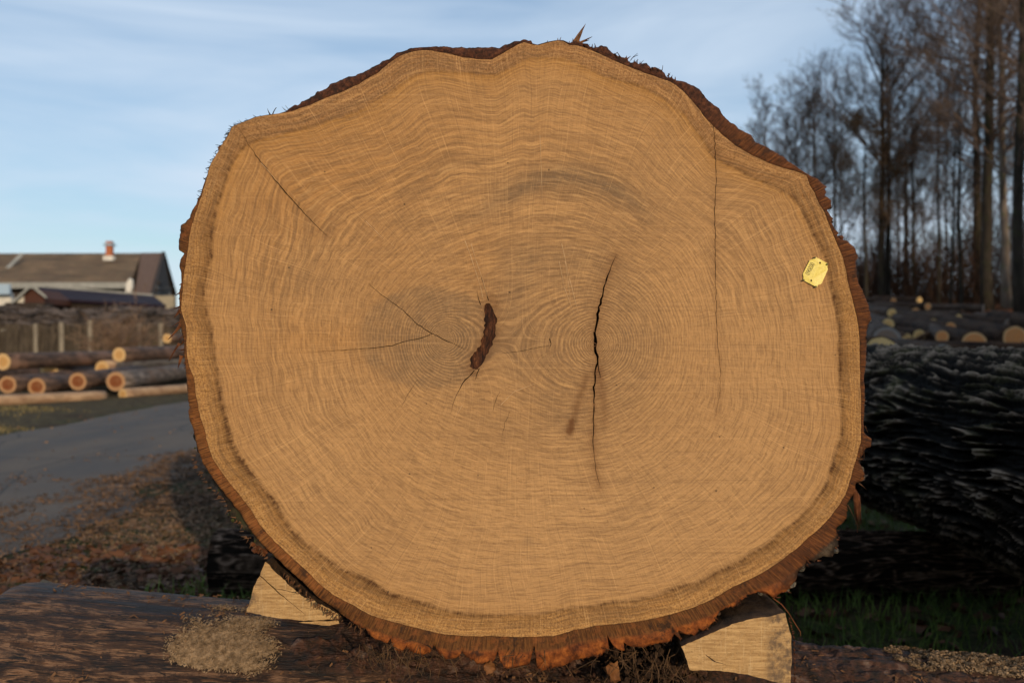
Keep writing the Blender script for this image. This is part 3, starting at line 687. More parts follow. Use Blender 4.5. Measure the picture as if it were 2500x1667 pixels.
for (u, v, r_, m_) in [(1470,118,10,DKB),(1484,124,8,RDB),(1500,132,6,DKB),(1450,122,5,RDB),(1596,168,9,GYB),(1610,172,7,DKB),(1575,158,5,DKB),(1425,110,6,SPL),(1410,107,5,SPL),(1632,190,5,RDB),(1287,100,5,DKB),(1296,101,4,DKB),
                 (2012,455,9,RDB),(2020,490,10,DKB),(2030,503,7,DKB),(2034,540,6,DKB),(2040,560,5,DKB),(2058,580,8,RDB),(2090,625,10,RDB),(2122,770,9,DKB),(2128,782,6,GYB),(2122,1075,9,RDB),(2124,1088,8,RDB),(2104,1150,11,GYB),(2108,1165,9,GYB),
                 (2040,1345,12,GYB),(2022,1352,10,GYB),(1960,1388,11,GYB),(1938,1430,10,GYB),(1925,1442,8,GYB),(1860,1450,8,GYB),(622,1345,12,RDB),(640,1352,9,RDB),(612,1333,6,RDB),(440,560,6,RDB),(444,600,5,DKB),(446,640,6,DKB)]:
    mb = MB(); x, z = xz(u, v); lump(mb, (x, Y0+.014, z), r_*SP*.95, (1.0, 1.4, .85), seed=u, sub=3); mb.build('bark_knob', m_, root, RL, smooth=False)
mb = MB()
for k in range(46):       # orange shreds on the left rim, drooping outwards
    v = random.uniform(690, 900); u = bpt(180-math.degrees(math.atan2(840-v, 830))*1.0, 0)[0]+4
    L = random.uniform(8, 24)*(1.2 if 740 < v < 880 else .7)
    shard(mb, u, v, -L*random.uniform(.35, .95), L*random.uniform(.1, .95), random.uniform(2, 6), random.uniform(-.3, .2), Y0+random.uniform(.002, .02))
for (u, v, du, dv, w, b) in [(440,790,-26,42,8,.12),(436,838,-30,40,7,-.12),(441,868,-8,30,9,0),(438,755,-13,22,8,.1),(441,712,-14,10,5,.1)]:
    shard(mb, u, v, du, dv, w, b, Y0+.004)
tag(mb.build('bark_shreds', RDB, root, RL), kind='stuff')
mb = MB()
for k in range(60):       # fine dark hairs, upper left
    t = random.uniform(138, 156); u, v = bpt(t, -1); L = random.uniform(4, 13)
    shard(mb, u, v, -L, random.uniform(-7, 5), 1.4, random.uniform(-.4, .4), Y0+random.uniform(0, .01))
for (u, v, du, dv, w) in [(660,281,-11,-13,3),(664,281,5,-20,3),(700,271,-14,-7,1.5),(706,268,-12,-8,1),(1540,147,12,-20,1.2),(1546,140,10,-8,1)]:
    shard(mb, u, v, du, dv, w, .25, Y0+.003)
tag(mb.build('bark_hairs', DKB, root, RL), kind='stuff')
mb = MB()
for k in range(120):      # teeth of inner bark along the lower left
    t = random.uniform(199, 241); tr_ = R(t); r_ = float(RW0(np.array([tr_]))[0])+random.uniform(38, 47); u, v = CX+r_*math.cos(tr_), CY-r_*math.sin(tr_)
    L = random.uniform(4, 15); a = tr_+random.uniform(-.5, .7)
    shard(mb, u, v, L*math.cos(a), -L*math.sin(a), random.uniform(1.5, 4), random.uniform(-.3, .3), Y0+random.uniform(.001, .006))
tag(mb.build('bark_fibres', SPL, root, RL), kind='stuff')
mb = MB()
for k in range(260):      # mossy outer bark, lower left silhouette
    t = random.uniform(188, 221); u, v = bpt(t, random.uniform(-9, 2)); x, z = xz(u, v)
    lump(mb, (x, Y0+random.uniform(.02, .06), z), random.uniform(1.5, 4.2)*SP, seed=k, sub=1)
tag(mb.build('moss_cushions', MOS, root, RL), kind='stuff')
mb = MB()
for k in range(90):       # grey lichen threads on the right rim
    t = random.choice([random.uniform(0, 11), random.uniform(-12, -8), random.uniform(-24, -20)]); u, v = bpt(t % 360, -3); L = random.uniform(4, 14)
    shard(mb, u, v, L*random.uniform(.1, 1), L*random.uniform(-.8, .9), 1.2, random.uniform(-.5, .5), Y0+random.uniform(.0, .03))
tag(mb.build('lichen_threads', GYB, root, RL), kind='stuff')
mb = MB()                 # long torn strip hanging on the right
for k in range(5):
    shard(mb, 2086+k*3.4, 1190+k*5, 6+k*.8, 100-abs(k-2)*14, 6, .05, Y0+.004+k*.0008, n=8)
mb.build('torn_bark_strip', RDB, root, RL)
mb = MB()
for (u, v, du, dv, w) in [(2070,1232,30,52,2),(2091,1119,14,4,3),(2093,1122,16,-4,3),(2090,1120,20,1,2),(2098,1180,20,14,2.5),(2104,1090,-2,40,3.5),(2112,1040,8,14,3),(2108,1085,5,35,3)]:
    mb = MB(); shard(mb, u, v, du, dv, w, .08, Y0+.002); mb.build('splinter', SPL, root, RL)
mb = MB()                 # wiry root dangling at the lower right
mb.tube([Vector((xz(u, v)[0], Y0+.01, xz(u, v)[1])) for u, v in [(1890,1462),(1912,1478),(1930,1500),(1945,1525),(1958,1545),(1959,1556)]], [.0012, .001, .0009, .0008, .0006, .0004], 4)
mb.build('root_fibre', RDB, root, RL)
for (u, v, du, dv, w) in [(1462,750,9,-3,2.5),(1452,808,-8,3,2.5),(1448,836,12,5,3),(1450,846,9,-5,2),(1456,905,-3,13,2),(1450,985,2,14,2),(1475,690,6,4,2),(1480,665,5,-4,2)]:
    mb = MB(); shard(mb, u, v, du, dv, w, .1, Y0+.0008, th=.0005); mb.build('splinter', SPL, root, RL)
PALEF = simple('raised_fibre', (.58, .37, .19), .7)
mb = MB()                 # pale raised fibres on the face
for L_ in [[(1068,553),(1080,585),(1092,622),(1104,660),(1110,688)],[(1082,560),(1094,600),(1108,640),(1118,676)],[(840,508),(860,528),(880,548)],[(1062,930),(1045,960)],[(1298,600),(1304,640),(1310,690)],[(1240,310),(1243,380),(1245,450)],[(1284,600),(1296,660),(1318,720)],[(1290,560),(1308,640),(1326,710)],[(1150,930),(1180,900),(1230,880)],[(600,375),(640,420)]]:
    q = [(x*1.063, y*1.063) for x, y in L_]
    mb = MB()
    for i in range(len(q)-1):
        shard(mb, q[i][0], q[i][1], (q[i+1][0]-q[i][0])*1.15, (q[i+1][1]-q[i][1])*1.15, random.uniform(.7, 1.3), 0, Y0-.0004, th=.0002)
    mb.build('raised_fibre', PALEF, root, RL)

mb = MB(); random.seed(77)
for k in range(420):      # dark crumbling bark caught in the fissures of the lower rim
    t = random.uniform(238, 316); u, v = bpt(t, random.uniform(-22, 3)); x, z = xz(u, v)
    lump(mb, (x, Y0+random.uniform(.006, .02), z), random.uniform(2, 7)*SP, (1, 1, .8), seed=k, sub=1)
tag(mb.build('crumbling_bark', DKB, root, RL), kind='stuff')
mb = MB()
for k in range(160):
    t = random.uniform(240, 330); u, v = bpt(t % 360, random.uniform(-6, 2)); a = R(t)+random.uniform(-.9, .9); L = random.uniform(3, 11)
    shard(mb, u, v, L*math.cos(a), -L*math.sin(a), random.uniform(1.5, 5), random.uniform(-.4, .4), Y0+random.uniform(.001, .008))
tag(mb.build('bark_shreds', RDB, root, RL), kind='stuff')

# ---- yellow numbered tag
ta = empty('number_tag', Vector((0, Y0-.0035, 0))+Vector((xz(1990, 664)[0], 0, xz(1990, 664)[1])))
tag(ta, 'small yellow numbered plastic tag nailed to the right side of the big cut face', 'tag')
TL = np.array(ta.location)
YEL = M('tag_plastic', .42, .5); yv = YEL.noise(YEL.obj(), 260, 4, .6); YEL.bump(YEL.noise(YEL.obj(), 160, 3), .35, .001)
YELM = YEL.done(YEL.mix(YEL.mr(yv, .35, .65), (.66, .50, .055), (.82, .66, .10)))
def tp(px, py): return (1950+px/17.43, 620+py/17.43)
outl = [(440,270),(600,215),(640,165),(700,140),(735,170),(930,262),(1150,385),(1205,405),(1235,440),(1195,520),(1190,570),(1220,660),(950,1250),(900,1290),(780,1330),(765,1400),(700,1410),(660,1385),(400,1250),(215,1150),(170,1060),(185,1000),(150,860)]
def hole_pts(cx, cy, r, n=14): return [(cx+r*math.cos(2*math.pi*k/n), cy+r*math.sin(2*math.pi*k/n)) for k in range(n)]
hs = [hole_pts(870, 390, 44), hole_pts(500, 1140, 44)]
vv2 = list(outl); ee = [(k, (k+1) % len(outl)) for k in range(len(outl))]
for h_ in hs:
    b = len(vv2); vv2 += h_; ee += [(b+k, b+(k+1) % len(h_)) for k in range(len(h_))]
rs2 = geometry.delaunay_2d_cdt([Vector(p) for p in vv2], ee, [], 1, 1e-4)
tv = np.array([[a[0], a[1]] for a in rs2[0]]); tf = np.array(rs2[2]); c2 = tv[tf].mean(1)
kk = inpoly(c2, outl) & ~inpoly(c2, hs[0]) & ~inpoly(c2, hs[1]); tf = tf[kk]
def tpos(p, y): u, v = tp(*p); x, z = xz(u, v); return (x, y, z)
bend_y = lambda p: Y0-.0030-.0012*math.cos((p[0]-690)/300)
A_ = [tpos(p, bend_y(p)) for p in tv]; B_ = [(a[0], a[1]+.0010, a[2]) for a in A_]; nA = len(A_)
fs = tf.tolist()+[[k+nA for k in f][::-1] for f in tf.tolist()]
E = {}
for f in tf.tolist():
    for k in range(3): E[(f[k], f[(k+1) % 3])] = 1
for (a, b) in E:
    if (b, a) not in E: fs.append([a, a+nA, b+nA, b])
mesh('plate', A_+B_, fs, YELM, ta, TL, False)
NAIL = simple('tag_spike', (.09, .08, .015), .5, .4)
for cx_, cy_ in ((640, 172), (1172, 448), (165, 1125), (682, 1402)):
    mb = MB(); p = Vector(tpos((cx_, cy_), Y0-.0062))
    mb.tube([p+Vector((0, -.0003, 0)), p, p+Vector((0, .0015, 0)), p+Vector((0, .0062, 0))], [.0008, .0016, .0016, .0010], 8); mb.build('spike', NAIL, ta, TL)
INK = simple('tag_ink', (.015, .014, .012), .6)
mb = MB()
# number 002060 reads from top to bottom: glyph up = towards the right edge
ax_d = Vector((-205, 425)).normalized(); ax_u = Vector((425, 205)).normalized()
start = Vector((548, 428))
def stroke(pts, w):
    pts = [Vector(p) for p in pts]
    for i in range(len(pts)-1):
        a, b = pts[i], pts[i+1]; d = (b-a).normalized(); n2_ = Vector((-d.y, d.x))*w; a = a-d*w*.5; b = b+d*w*.5
        q = [a+n2_, b+n2_, b-n2_, a-n2_]; b0 = len(mb.V)
        for p in q: mb.V.append(tpos(p, bend_y(p)-.00012-.00002*(i % 2)))
        mb.F.append([b0, b0+1, b0+2, b0+3])
el = lambda cx, cy, rx, ry, a0=0, a1=360, n=16: [(cx+rx*math.cos(R(a0+(a1-a0)*k/n)), cy+ry*math.sin(R(a0+(a1-a0)*k/n))) for k in range(n+1)]
GL = {'0': [el(0, 0, 32, 88)], '2': [el(0, 56, 32, 32, 170, -20, 10)+[(-32, -88), (34, -88)]], '6': [el(0, -42, 32, 46), el(32, -30, 64, 118, 180, 112, 8)]}
for i, ch in enumerate('002060'):
    c = start+ax_d*(93*i)
    for st in GL[ch]: stroke([c+ax_d*x+ax_u*y for x, y in st], 7.5)
mb.build('printed_number', INK, ta, TL)

# ------------------------------------------------------------------ front support log
YS = 1.95
def sup_r(x): return .265-.0425*(x+1)+.0*x
def sup_z(x): return .260-.0425*(x+1)
nx_, nt_ = 520, 420
X1 = np.linspace(-.985, 1.22, nx_); T1 = np.arange(nt_)/nt_*2*np.pi
XX1, TT1 = np.meshgrid(X1, T1, indexing='ij')
r1 = sup_r(XX1); cy1, sz1 = np.cos(TT1), np.sin(TT1)
patch = fbm(XX1*4.2+4, cy1*2.6, sz1*2.6, 5, .65)*.9+sstep(-.55, -.05, XX1)*.75-.36
bkm = sstep(-.02, .03, patch)
plate = np.abs(fbm(XX1*14, cy1*7, sz1*7, 4, .6))
disp = bkm*(.005+.009*sstep(0, .35, plate)+.004*fbm(XX1*60, cy1*16, sz1*16, 3))+.0025*fbm(XX1*5, cy1*20, sz1*20, 3)+.012*fbm(XX1*1.5, cy1*1.5, sz1*1.5, 2)
edge = np.exp(-(XX1+.985)/.012)
r1 = r1+disp-.014*edge
V1 = np.stack([XX1, YS+r1*cy1, sup_z(XX1)+r1*sz1], -1).reshape(-1, 3)
sm = M('weathered_log', .62, .45); so_ = sm.obj(); wv = sm.map(so_, (3.2, 30, 30), (0, R(3), 0)); wv2 = sm.map(so_, (6, 13, 13))
w1 = sm.noise(wv, 1, 9, .72, .6); w2 = sm.noise(wv2, 1, 9, .68, .6); w3 = sm.noise(sm.map(so_, (20, 160, 160)), 1, 3, .7)
wc = sm.ramp(w1, [(.38, (.008, .005, .004)), (.45, (.040, .020, .010)), (.51, (.105, .057, .028)), (.56, (.36, .235, .140)), (.60, (.15, .080, .038)), (.72, (.040, .018, .008))])
wc = sm.mix(sm.mr(w2, .56, .62, 0, .85), wc, (.038, .016, .007))
wc = sm.mix(sm.mr(w2, .42, .36, 0, .75), wc, (.022, .018, .018))
w4 = sm.noise(sm.map(so_, (9, 90, 90)), 1, 5, .8)
wc = sm.mix(sm.mr(w3, .46, .34, 0, .75), wc, (.012, .008, .006))
wc = sm.mix(sm.mr(w4, .56, .64, 0, .6), wc, (.34, .225, .140))
wc = sm.mix(sm.mr(sm.noise(so_, 28, 7, .75), .53, .58, 0, .7), wc, (.020, .009, .005))
crk_ = sm.noise(sm.map(so_, (1.6, 42, 42), (0, 0, 0), (3, 1, 2)), 1, 4, .55, .3)
wc = sm.mix(sm.mr(sm.math('ABSOLUTE', sm.math('SUBTRACT', crk_, .5)), .012, .004), wc, (.004, .003, .002))
bn_ = sm.noise(so_, 34, 6, .7); bc = sm.ramp(bn_, [(.36, (.008, .005, .003)), (.46, (.035, .019, .012)), (.56, (.085, .038, .020)), (.66, (.17, .135, .115))])
wc = sm.mix(1.0, wc, (.72, .58, .50), 'MULTIPLY')  # tint darkens wood and bark in place of a cast shadow
bc = sm.mix(1.0, bc, (.95, .75, .65), 'MULTIPLY')
cl = sm.mix(sm.at('bk'), wc, bc)
sm.bump(sm.math('ADD', sm.math('ADD', sm.math('ADD', w3, w4), w1), sm.math('MULTIPLY', sm.at('bk'), bn_)), .9, .007)
SUPM = sm.done(cl, sm.mr(w1, .3, .7, .5, .8))
sroot = empty('support_log', (.1, YS, .0)); tag(sroot, 'weathered half-peeled log lying crosswise in the foreground under the big oak log', 'log'); SL = np.array(sroot.location)
I, J = np.meshgrid(np.arange(nx_-1), np.arange(nt_), indexing='ij'); J2 = (J+1) % nt_
fq = np.stack([I*nt_+J, I*nt_+J2, (I+1)*nt_+J2, (I+1)*nt_+J], -1).reshape(-1, 4)
mesh('bark', V1, fq[:, ::-1], SUPM, sroot, SL, True, dict(bk=bkm.reshape(-1)))
END_OLD = end_mat('old_end', (.10, .07, .05), (.16, .12, .085), .8, 80)
for xi in (0, nx_-1):
    ringv = V1.reshape(nx_, nt_, 3)[xi][::6]; c = ringv.mean(0)
    W = [list(c+(p-c)*f) for f in (1, .6, .25) for p in ringv]+[list(c)]; n = len(ringv)
    A = [f for f in (1, .6, .25) for p in ringv]+[0]
    f2 = [[q*n+k, (q+1)*n+k, (q+1)*n+(k+1) % n, q*n+(k+1) % n] for q in range(2) for k in range(n)]+[[2*n+k, 3*n, 2*n+(k+1) % n] for k in range(n)]
    mesh('cut_end', W, f2, END_OLD, sroot, SL, False, attrs={'rr': A})
def sup_hit(u, v):
    """point of the support log's surface seen at pixel (u,v)"""
    o = Vector((0, 0, CAM_H)); d = Vector(((u-1250)/F, 1, (833.5-v)/F))
    best = None
    for y in np.linspace(1.3, 2.0, 700):
        p = o+d*float(y)
        if (p.y-YS)**2+(p.z-sup_z(p.x))**2 < (sup_r(p.x)+.012)**2: return p
    return None
def bits_mesh(pts, nrm, size, seed, flatness=.25, elong=2.2, lift=.003, tri=False):
    """numpy batch of small tumbled chips"""
    g = np.random.default_rng(seed); n = len(pts)
    q = g.normal(size=(n, 4)); q /= np.linalg.norm(q, axis=1)[:, None]
    w, x, y, z = q.T
    Rm = np.stack([1-2*(y*y+z*z), 2*(x*y-z*w), 2*(x*z+y*w), 2*(x*y+z*w), 1-2*(x*x+z*z), 2*(y*z-x*w), 2*(x*z-y*w), 2*(y*z+x*w), 1-2*(x*x+y*y)], -1).reshape(n, 3, 3)
    s = g.uniform(.4, 1.3, (n, 1))*size
    qd = np.array([[-elong, -1, 0], [elong*.8, -.8, 0], [elong, .9, .4], [-elong*.9, 1, .3]])*.5
    loc = qd[None]*s[:, None]
    v = np.einsum('nij,nkj->nki', Rm, loc)
    if nrm is not None:      # flatten towards the surface
        v = v-(1-flatness)*np.einsum('nki,ni->nk', v, nrm)[..., None]*nrm[:, None]
        v = v+nrm[:, None]*lift*g.uniform(.3, 1.5, (n, 1, 1))
    v = v+np.asarray(pts)[:, None]
    f = np.arange(n*4).reshape(n, 4)
    return v.reshape(-1, 3), f
SAWD = flat_mat('sawdust', (.10, .060, .030), (.40, .265, .150), 90, .9, .2)  # albedo darkened to replace the shadow over the left heap
def sup_pts(cond, n, seed, x0=-.95, x1=1.2, t0=.2, t1=1.1):
    g = np.random.default_rng(seed); x = g.uniform(x0, x1, n); t = g.uniform(t0, t1, n)*np.pi   # t: 0=+Y,pi/2 = up, pi=-Y(front)
    dd = np.array([1.0]); i = np.clip(((x+.985)/(2.205)*(nx_-1)).astype(int), 0, nx_-1); j = ((t/(2*np.pi))*nt_).astype(int) % nt_
    r = r1[i, j]; p = np.stack([x, YS+r*np.cos(t), sup_z(x)+r*np.sin(t)], -1); nr = np.stack([0*x, np.cos(t), np.sin(t)], -1)
    u = 1250+F*p[:, 0]/p[:, 1]; v = 833.5-F*(p[:, 2]-CAM_H)/p[:, 1]
    k = cond(u, v, x, t, g); return p[k], nr[k]
def cond1(u, v, x, t, g):
    d = ((u-530)/150)**2+((v-1565)/72)**2+1.5*fbm(x*9, t*5, 0, 4)+g.uniform(-.35, .35, len(x))
    return g.random(len(x)) < sstep(1.25, .25, d)
p_, n_1 = sup_pts(cond1, 260000, 3, -.70, -.38, .45, 1.1)
v_, f_ = bits_mesh(p_, n_1, .0021, 4, .30, 2.4, .0035)
o = mesh('sawdust', v_, f_, SAWD, smooth=False); tag(o, 'pale sawdust heaped on the left part of the foreground support log', 'sawdust', kind='stuff')
def cond2(u, v, x, t, g): return fbm(x*9, t*5, 2, 3)+g.uniform(-.5, .5, len(x)) > .28
p_, n_1 = sup_pts(cond2, 11000, 5, -.9, 1.2, .4, 1.1)
v_, f_ = bits_mesh(p_, n_1, .0046, 6, .4, 2.4, .004)
o = mesh('bark_crumbs', v_, f_, flat_mat('crumbs', (.05, .022, .010), (.24, .12, .055), 40, .9, .2), smooth=False); tag(o, 'brown bark crumbs and wood fragments scattered along the foreground log', 'bark crumbs', kind='stuff')
def cond3(u, v, x, t, g): return (x > .78-.1*fbm(x*20, t*9, 0, 3)) & (t < 1.8)
p_, n_1 = sup_pts(cond3, 30000, 8, .6, 1.2, .35, .62)
v_, f_ = bits_mesh(p_, n_1, .0036, 9, .5, 2.0, .006)
o = mesh('sawdust', v_, f_, SAWD, smooth=False); tag(o, 'ridge of sawdust on the far right end of the foreground log', 'sawdust', kind='stuff')

# straw and root fibres caught under the log
mb = MB(); random.seed(3)
for k in range(300):
    u = random.choice([random.gauss(1590, 75), random.gauss(1590, 75), random.gauss(1330, 160), random.gauss(960, 60)]); v = random.uniform(1575, 1690) if u > 1100 else random.uniform(1560, 1620)
    Yk = random.uniform(1.60, 1.70); a = random.gauss(1.3, .9); L = random.uniform(.010, .05); p = P(u, v, Yk)
    d = Vector((math.cos(a), random.uniform(-.6, .6), -abs(math.sin(a)))); c = Vector((random.uniform(-1, 1), random.uniform(-1, 1), random.uniform(-1, 1)))*L*.2
    mb.tube([p, p+d*L*.5+c, p+d*L], [.0007, .0006, .0003], 3)
o = mb.build('straw', flat_mat('straw', (.020, .010, .005), (.15, .080, .035), 30, .85, .2)); tag(o, 'tangle of dry straw and root fibres caught under the big log', 'straw', kind='stuff')
mb = MB()
for k in range(500):
    u = random.gauss(1590, 60); v = random.uniform(1560, 1680); Yk = random.uniform(1.66, 1.74); p = P(u, v, Yk)
    lump(mb, p, random.uniform(.002, .007), seed=k, sub=1)
o = mb.build('earth_clod', flat_mat('clod', (.014, .008, .005), (.07, .035, .018), 60, .95, .5)); tag(o, 'dark clump of earth and rotten bark wedged under the big log', 'earth', kind='stuff')
# curled dry leaf by the straw
def leaf_obj(name, label, p, size, rot, m, group=None):
    rt = bpy.data.objects.new(name, None); me = None
    V = []; Fs = []
    n = 9
    for i in range(n):
        f = i/(n-1); w = math.sin(math.pi*f**.8)*.42*(1+.22*math.sin(f*20)); 
        for s in (-1, -.5, 0, .5, 1): V.append(((f-.5)*size, s*w*size, size*(.25*s*s+.12*math.sin(f*5))))
    for i in range(n-1):
        for j in range(4): Fs.append([i*5+j, i*5+j+1, (i+1)*5+j+1, (i+1)*5+j])
    b = len(V); V += [(x, y, z-.0006) for x, y, z in V]; Fs += [[q+b for q in f][::-1] for f in Fs]
    o = mesh(name, V, Fs, m); bpy.data.objects.remove(rt); o.location = p; o.rotation_euler = rot; tag(o, label, 'leaf', group); return o
LEAF = flat_mat('dry_leaf', (.12, .045, .014), (.30, .13, .045), 40, .6, .4)
leaf_obj('dry_leaf', 'curled brown leaf on the foreground log below the straw tangle', P(1490, 1645, 1.63), .04, (R(60), R(40), R(20)), LEAF)
leaf_obj('dry_leaf', 'rusty curled leaf lodged under the bottom middle of the big log', P(1195, 1628, 1.62), .024, (R(80), R(20), R(10)), LEAF)

# ------------------------------------------------------------------ wedges
wm = M('wedge_end', .75, .25); wo_ = wm.obj()
wg = wm.noise(wm.map(wo_, (26, 1, 240), (0, R(28), 0)), 1, 3, .75); wp = wm.noise(wo_, 380, 3, .8); wr = wm.noise(wm.map(wo_, (240, 1, 18), (0, R(12), 0)), 1, 2, .7)
wc_ = wm.mix(wm.mr(wg, .35, .65), (.36, .205, .082), (.60, .375, .165))
wc_ = wm.mix(wm.mr(wr, .58, .72, 0, .5), wc_, (.66, .46, .24))
wc_ = wm.mix(wm.mr(wp, .44, .32, 0, .6), wc_, (.16, .095, .04))
wc_ = wm.mix(wm.math('MULTIPLY', wm.at('stain_or_shade'), wm.mr(wm.noise(wo_, 70, 4, .7), .4, .6, .1, .9)), wc_, (.13, .085, .055))
wm.bump(wm.math('ADD', wg, wm.math('MULTIPLY', wp, 1.5)), .4, .003); WEND = wm.done(wc_)
WSIDE = flat_mat('wedge_side', (.030, .018, .012), (.15, .085, .045), 30, .8, .6, (1, 1, 4))
def wedge(label, outline, Yw, depth, stain_or_shade_f, cracks, loc):
    rt = empty('wooden_wedge', loc); tag(rt, label, 'wedge'); L = np.array(loc)
    q = []
    for k in range(len(outline)):
        a, b = outline[k], outline[(k+1) % len(outline)]; n = max(1, int(math.hypot(b[0]-a[0], b[1]-a[1])/8))
        for t in range(n): q.append((a[0]+(b[0]-a[0])*t/n+random.uniform(-1, 1), a[1]+(b[1]-a[1])*t/n+random.uniform(-1, 1)))
    v2 = list(q); e2 = [(k, (k+1) % len(q)) for k in range(len(q))]; cps = []
    for c in cracks:
        cp, _ = thick([(x/1.06293, y/1.06293, w) for x, y, w in c]); cps.append(cp); b = len(v2); v2 += cp; e2 += [(b+k, b+(k+1) % len(cp)) for k in range(len(cp))]
    xs_ = [p[0] for p in q]; ys_ = [p[1] for p in q]
    g1, g2 = np.meshgrid(np.arange(min(xs_), max(xs_), 9.), np.arange(min(ys_), max(ys_), 9.)); pp = np.stack([g1.ravel(), g2.ravel()], -1); pp = pp[inpoly(pp, q)]
    v2 += [tuple(p) for p in pp]
    rs = geometry.delaunay_2d_cdt([Vector(p) for p in v2], e2, [], 0, 1e-4)
    tv = np.array([[a[0], a[1]] for a in rs[0]]); tf = np.array(rs[2]); c = tv[tf].mean(1); k = inpoly(c, q); hk = np.zeros(len(c), bool)
    for cp in cps: hk |= inpoly(c, cp)
    V = np.array([P(a, b, Yw) for a, b in tv]); V[:, 1] += .0008*noise3(tv[:, 0]*.3, tv[:, 1]*.3, 0)
    def ori(F_):
        a, b, c = V[F_[:, 0]], V[F_[:, 1]], V[F_[:, 2]]; F2 = F_.copy(); m = np.cross(b-a, c-a)[:, 1] > 0; F2[m] = F2[m][:, ::-1]; return F2
    FK = ori(tf[k & ~hk]); FH = ori(tf[k & hk]) if (k & hk).any() else np.zeros((0, 3), int)
    VV = V.tolist(); Fs = FK.tolist(); mi = [0]*len(Fs); E = {}
    for f in FH.tolist():
        for j in range(3): E[(f[j], f[(j+1) % 3])] = 1
    bk_ = {}
    def bb(i):
        if i not in bk_: bk_[i] = len(VV); VV.append([VV[i][0], VV[i][1]+.02, VV[i][2]])
        return bk_[i]
    for (a, b) in E:
        if (b, a) not in E: Fs.append([a, b, bb(b), bb(a)]); mi.append(1)
    for f in FH.tolist(): Fs.append([bb(j) for j in f]); mi.append(1)
    st = np.array([stain_or_shade_f(a, b) for a, b in tv]); st = np.concatenate([st, np.zeros(len(VV)-len(tv))])
    mesh('cut_face', VV, Fs, [WEND, CRW], rt, L, False, dict(stain_or_shade=st), mi)
    o0 = [P(a, b, Yw) for a, b in q]; S_ = []; nd = 12; n = len(o0); cx_ = sum(p.x for p in o0)/n; cz_ = sum(p.z for p in o0)/n
    for d_ in range(nd):
        f = d_/(nd-1); y = f*depth
        for j, p in enumerate(o0):
            g_ = (1-.06*f)+.02*float(noise3(j*.3, f*5, 1))*(f > 0); S_.append((cx_+(p.x-cx_)*g_, p.y+y+.0004, cz_+(p.z-cz_)*g_))
    fs = [[a*n+j, a*n+(j+1) % n, (a+1)*n+(j+1) % n, (a+1)*n+j] for a in range(nd-1) for j in range(n)]; fs.append([(nd-1)*n+j for j in range(n)])
    mesh('split_sides', S_, fs, WSIDE, rt, L, True)
    return rt
def src(z, ox, oy, s): return [(ox+x*s, oy+y*s) for x, y in z]
wl = src([(530,165),(570,175),(700,330),(830,440),(960,580),(1160,755),(1300,850),(1460,890),(1530,960),(1620,975),(1800,1090),(1930,1150),(1930,1250),(1500,1285),(1200,1285),(1020,1265),(700,1225),(480,1180),(165,1120),(260,850),(310,640),(350,560),(425,420)], 580, 1350, .12755)
crl = [src([(428,425)], 580, 1350, .12755)[0]+(3.,)]+[p+(w,) for p, w in zip(src([(520,500),(620,600),(700,670),(830,790),(950,890),(1100,1010),(1220,1110),(1320,1190)], 580, 1350, .12755), [4., 3.2, 3., 2.4, 2., 1.8, 1.2, .6])]
cr2 = [p+(w,) for p, w in zip(src([(705,665),(760,680),(860,695),(950,720),(1060,745),(1140,758)], 580, 1350, .12755), [1., 1.6, 1.8, 2., 2., 1.2])]
cr3 = [p+(w,) for p, w in zip(src([(1200,1030),(1400,1060),(1600,1080),(1800,1088)], 580, 1350, .12755), [.5, .9, 1., 1.2])]
wedge('split oak wedge with dark cracks driven under the lower left of the big log', wl, 1.655, .34, lambda u, v: float(sstep(655, 610, u)), [crl, cr2, cr3], (-.36, 1.82, .50))  # darker left edge is a shadow patch painted onto the wedge
ws = src([(1180,1325),(1400,1300),(1600,1295),(1930,1285),(1940,1350),(1750,1385),(1600,1375),(1400,1345)], 580, 1350, .12755)
rt = wedge('thin pale split slat lying flat under the lower left wedge', ws, 1.66, .25, lambda u, v: 0., [], (-.31, 1.78, .49)); rt.name = 'wood_slat'; rt['category'] = 'slat'
wr_ = src([(885,1265),(1000,1215),(1150,1150),(1300,1085),(1450,1040),(1600,1020),(1735,990),(1760,1100),(1785,1180),(1790,1380),(1783,1470),(1780,1590),(1560,1530),(1400,1490),(1150,1460),(955,1460),(920,1350)], 1400, 1200, .2979)
wedge('smooth pale oak wedge driven under the lower right of the big log', wr_, 1.60, .36, lambda u, v: float(sstep(1862, 1885, u)), [], (.36, 1.78, .44))
mb = MB()
for k in range(60):
    v = random.uniform(1495, 1660); u = float(np.interp(v, [1495, 1550, 1660], [1917, 1930, 1932])); shard(mb, u, v, random.uniform(1, 6), random.uniform(-3, 5), 3, .2, 1.603)
rtw = [o for o in bpy.data.objects if o.name.startswith('wooden_wedge')][-1]
mb.build('bark_edge', RDB, rtw, np.array(rtw.location))

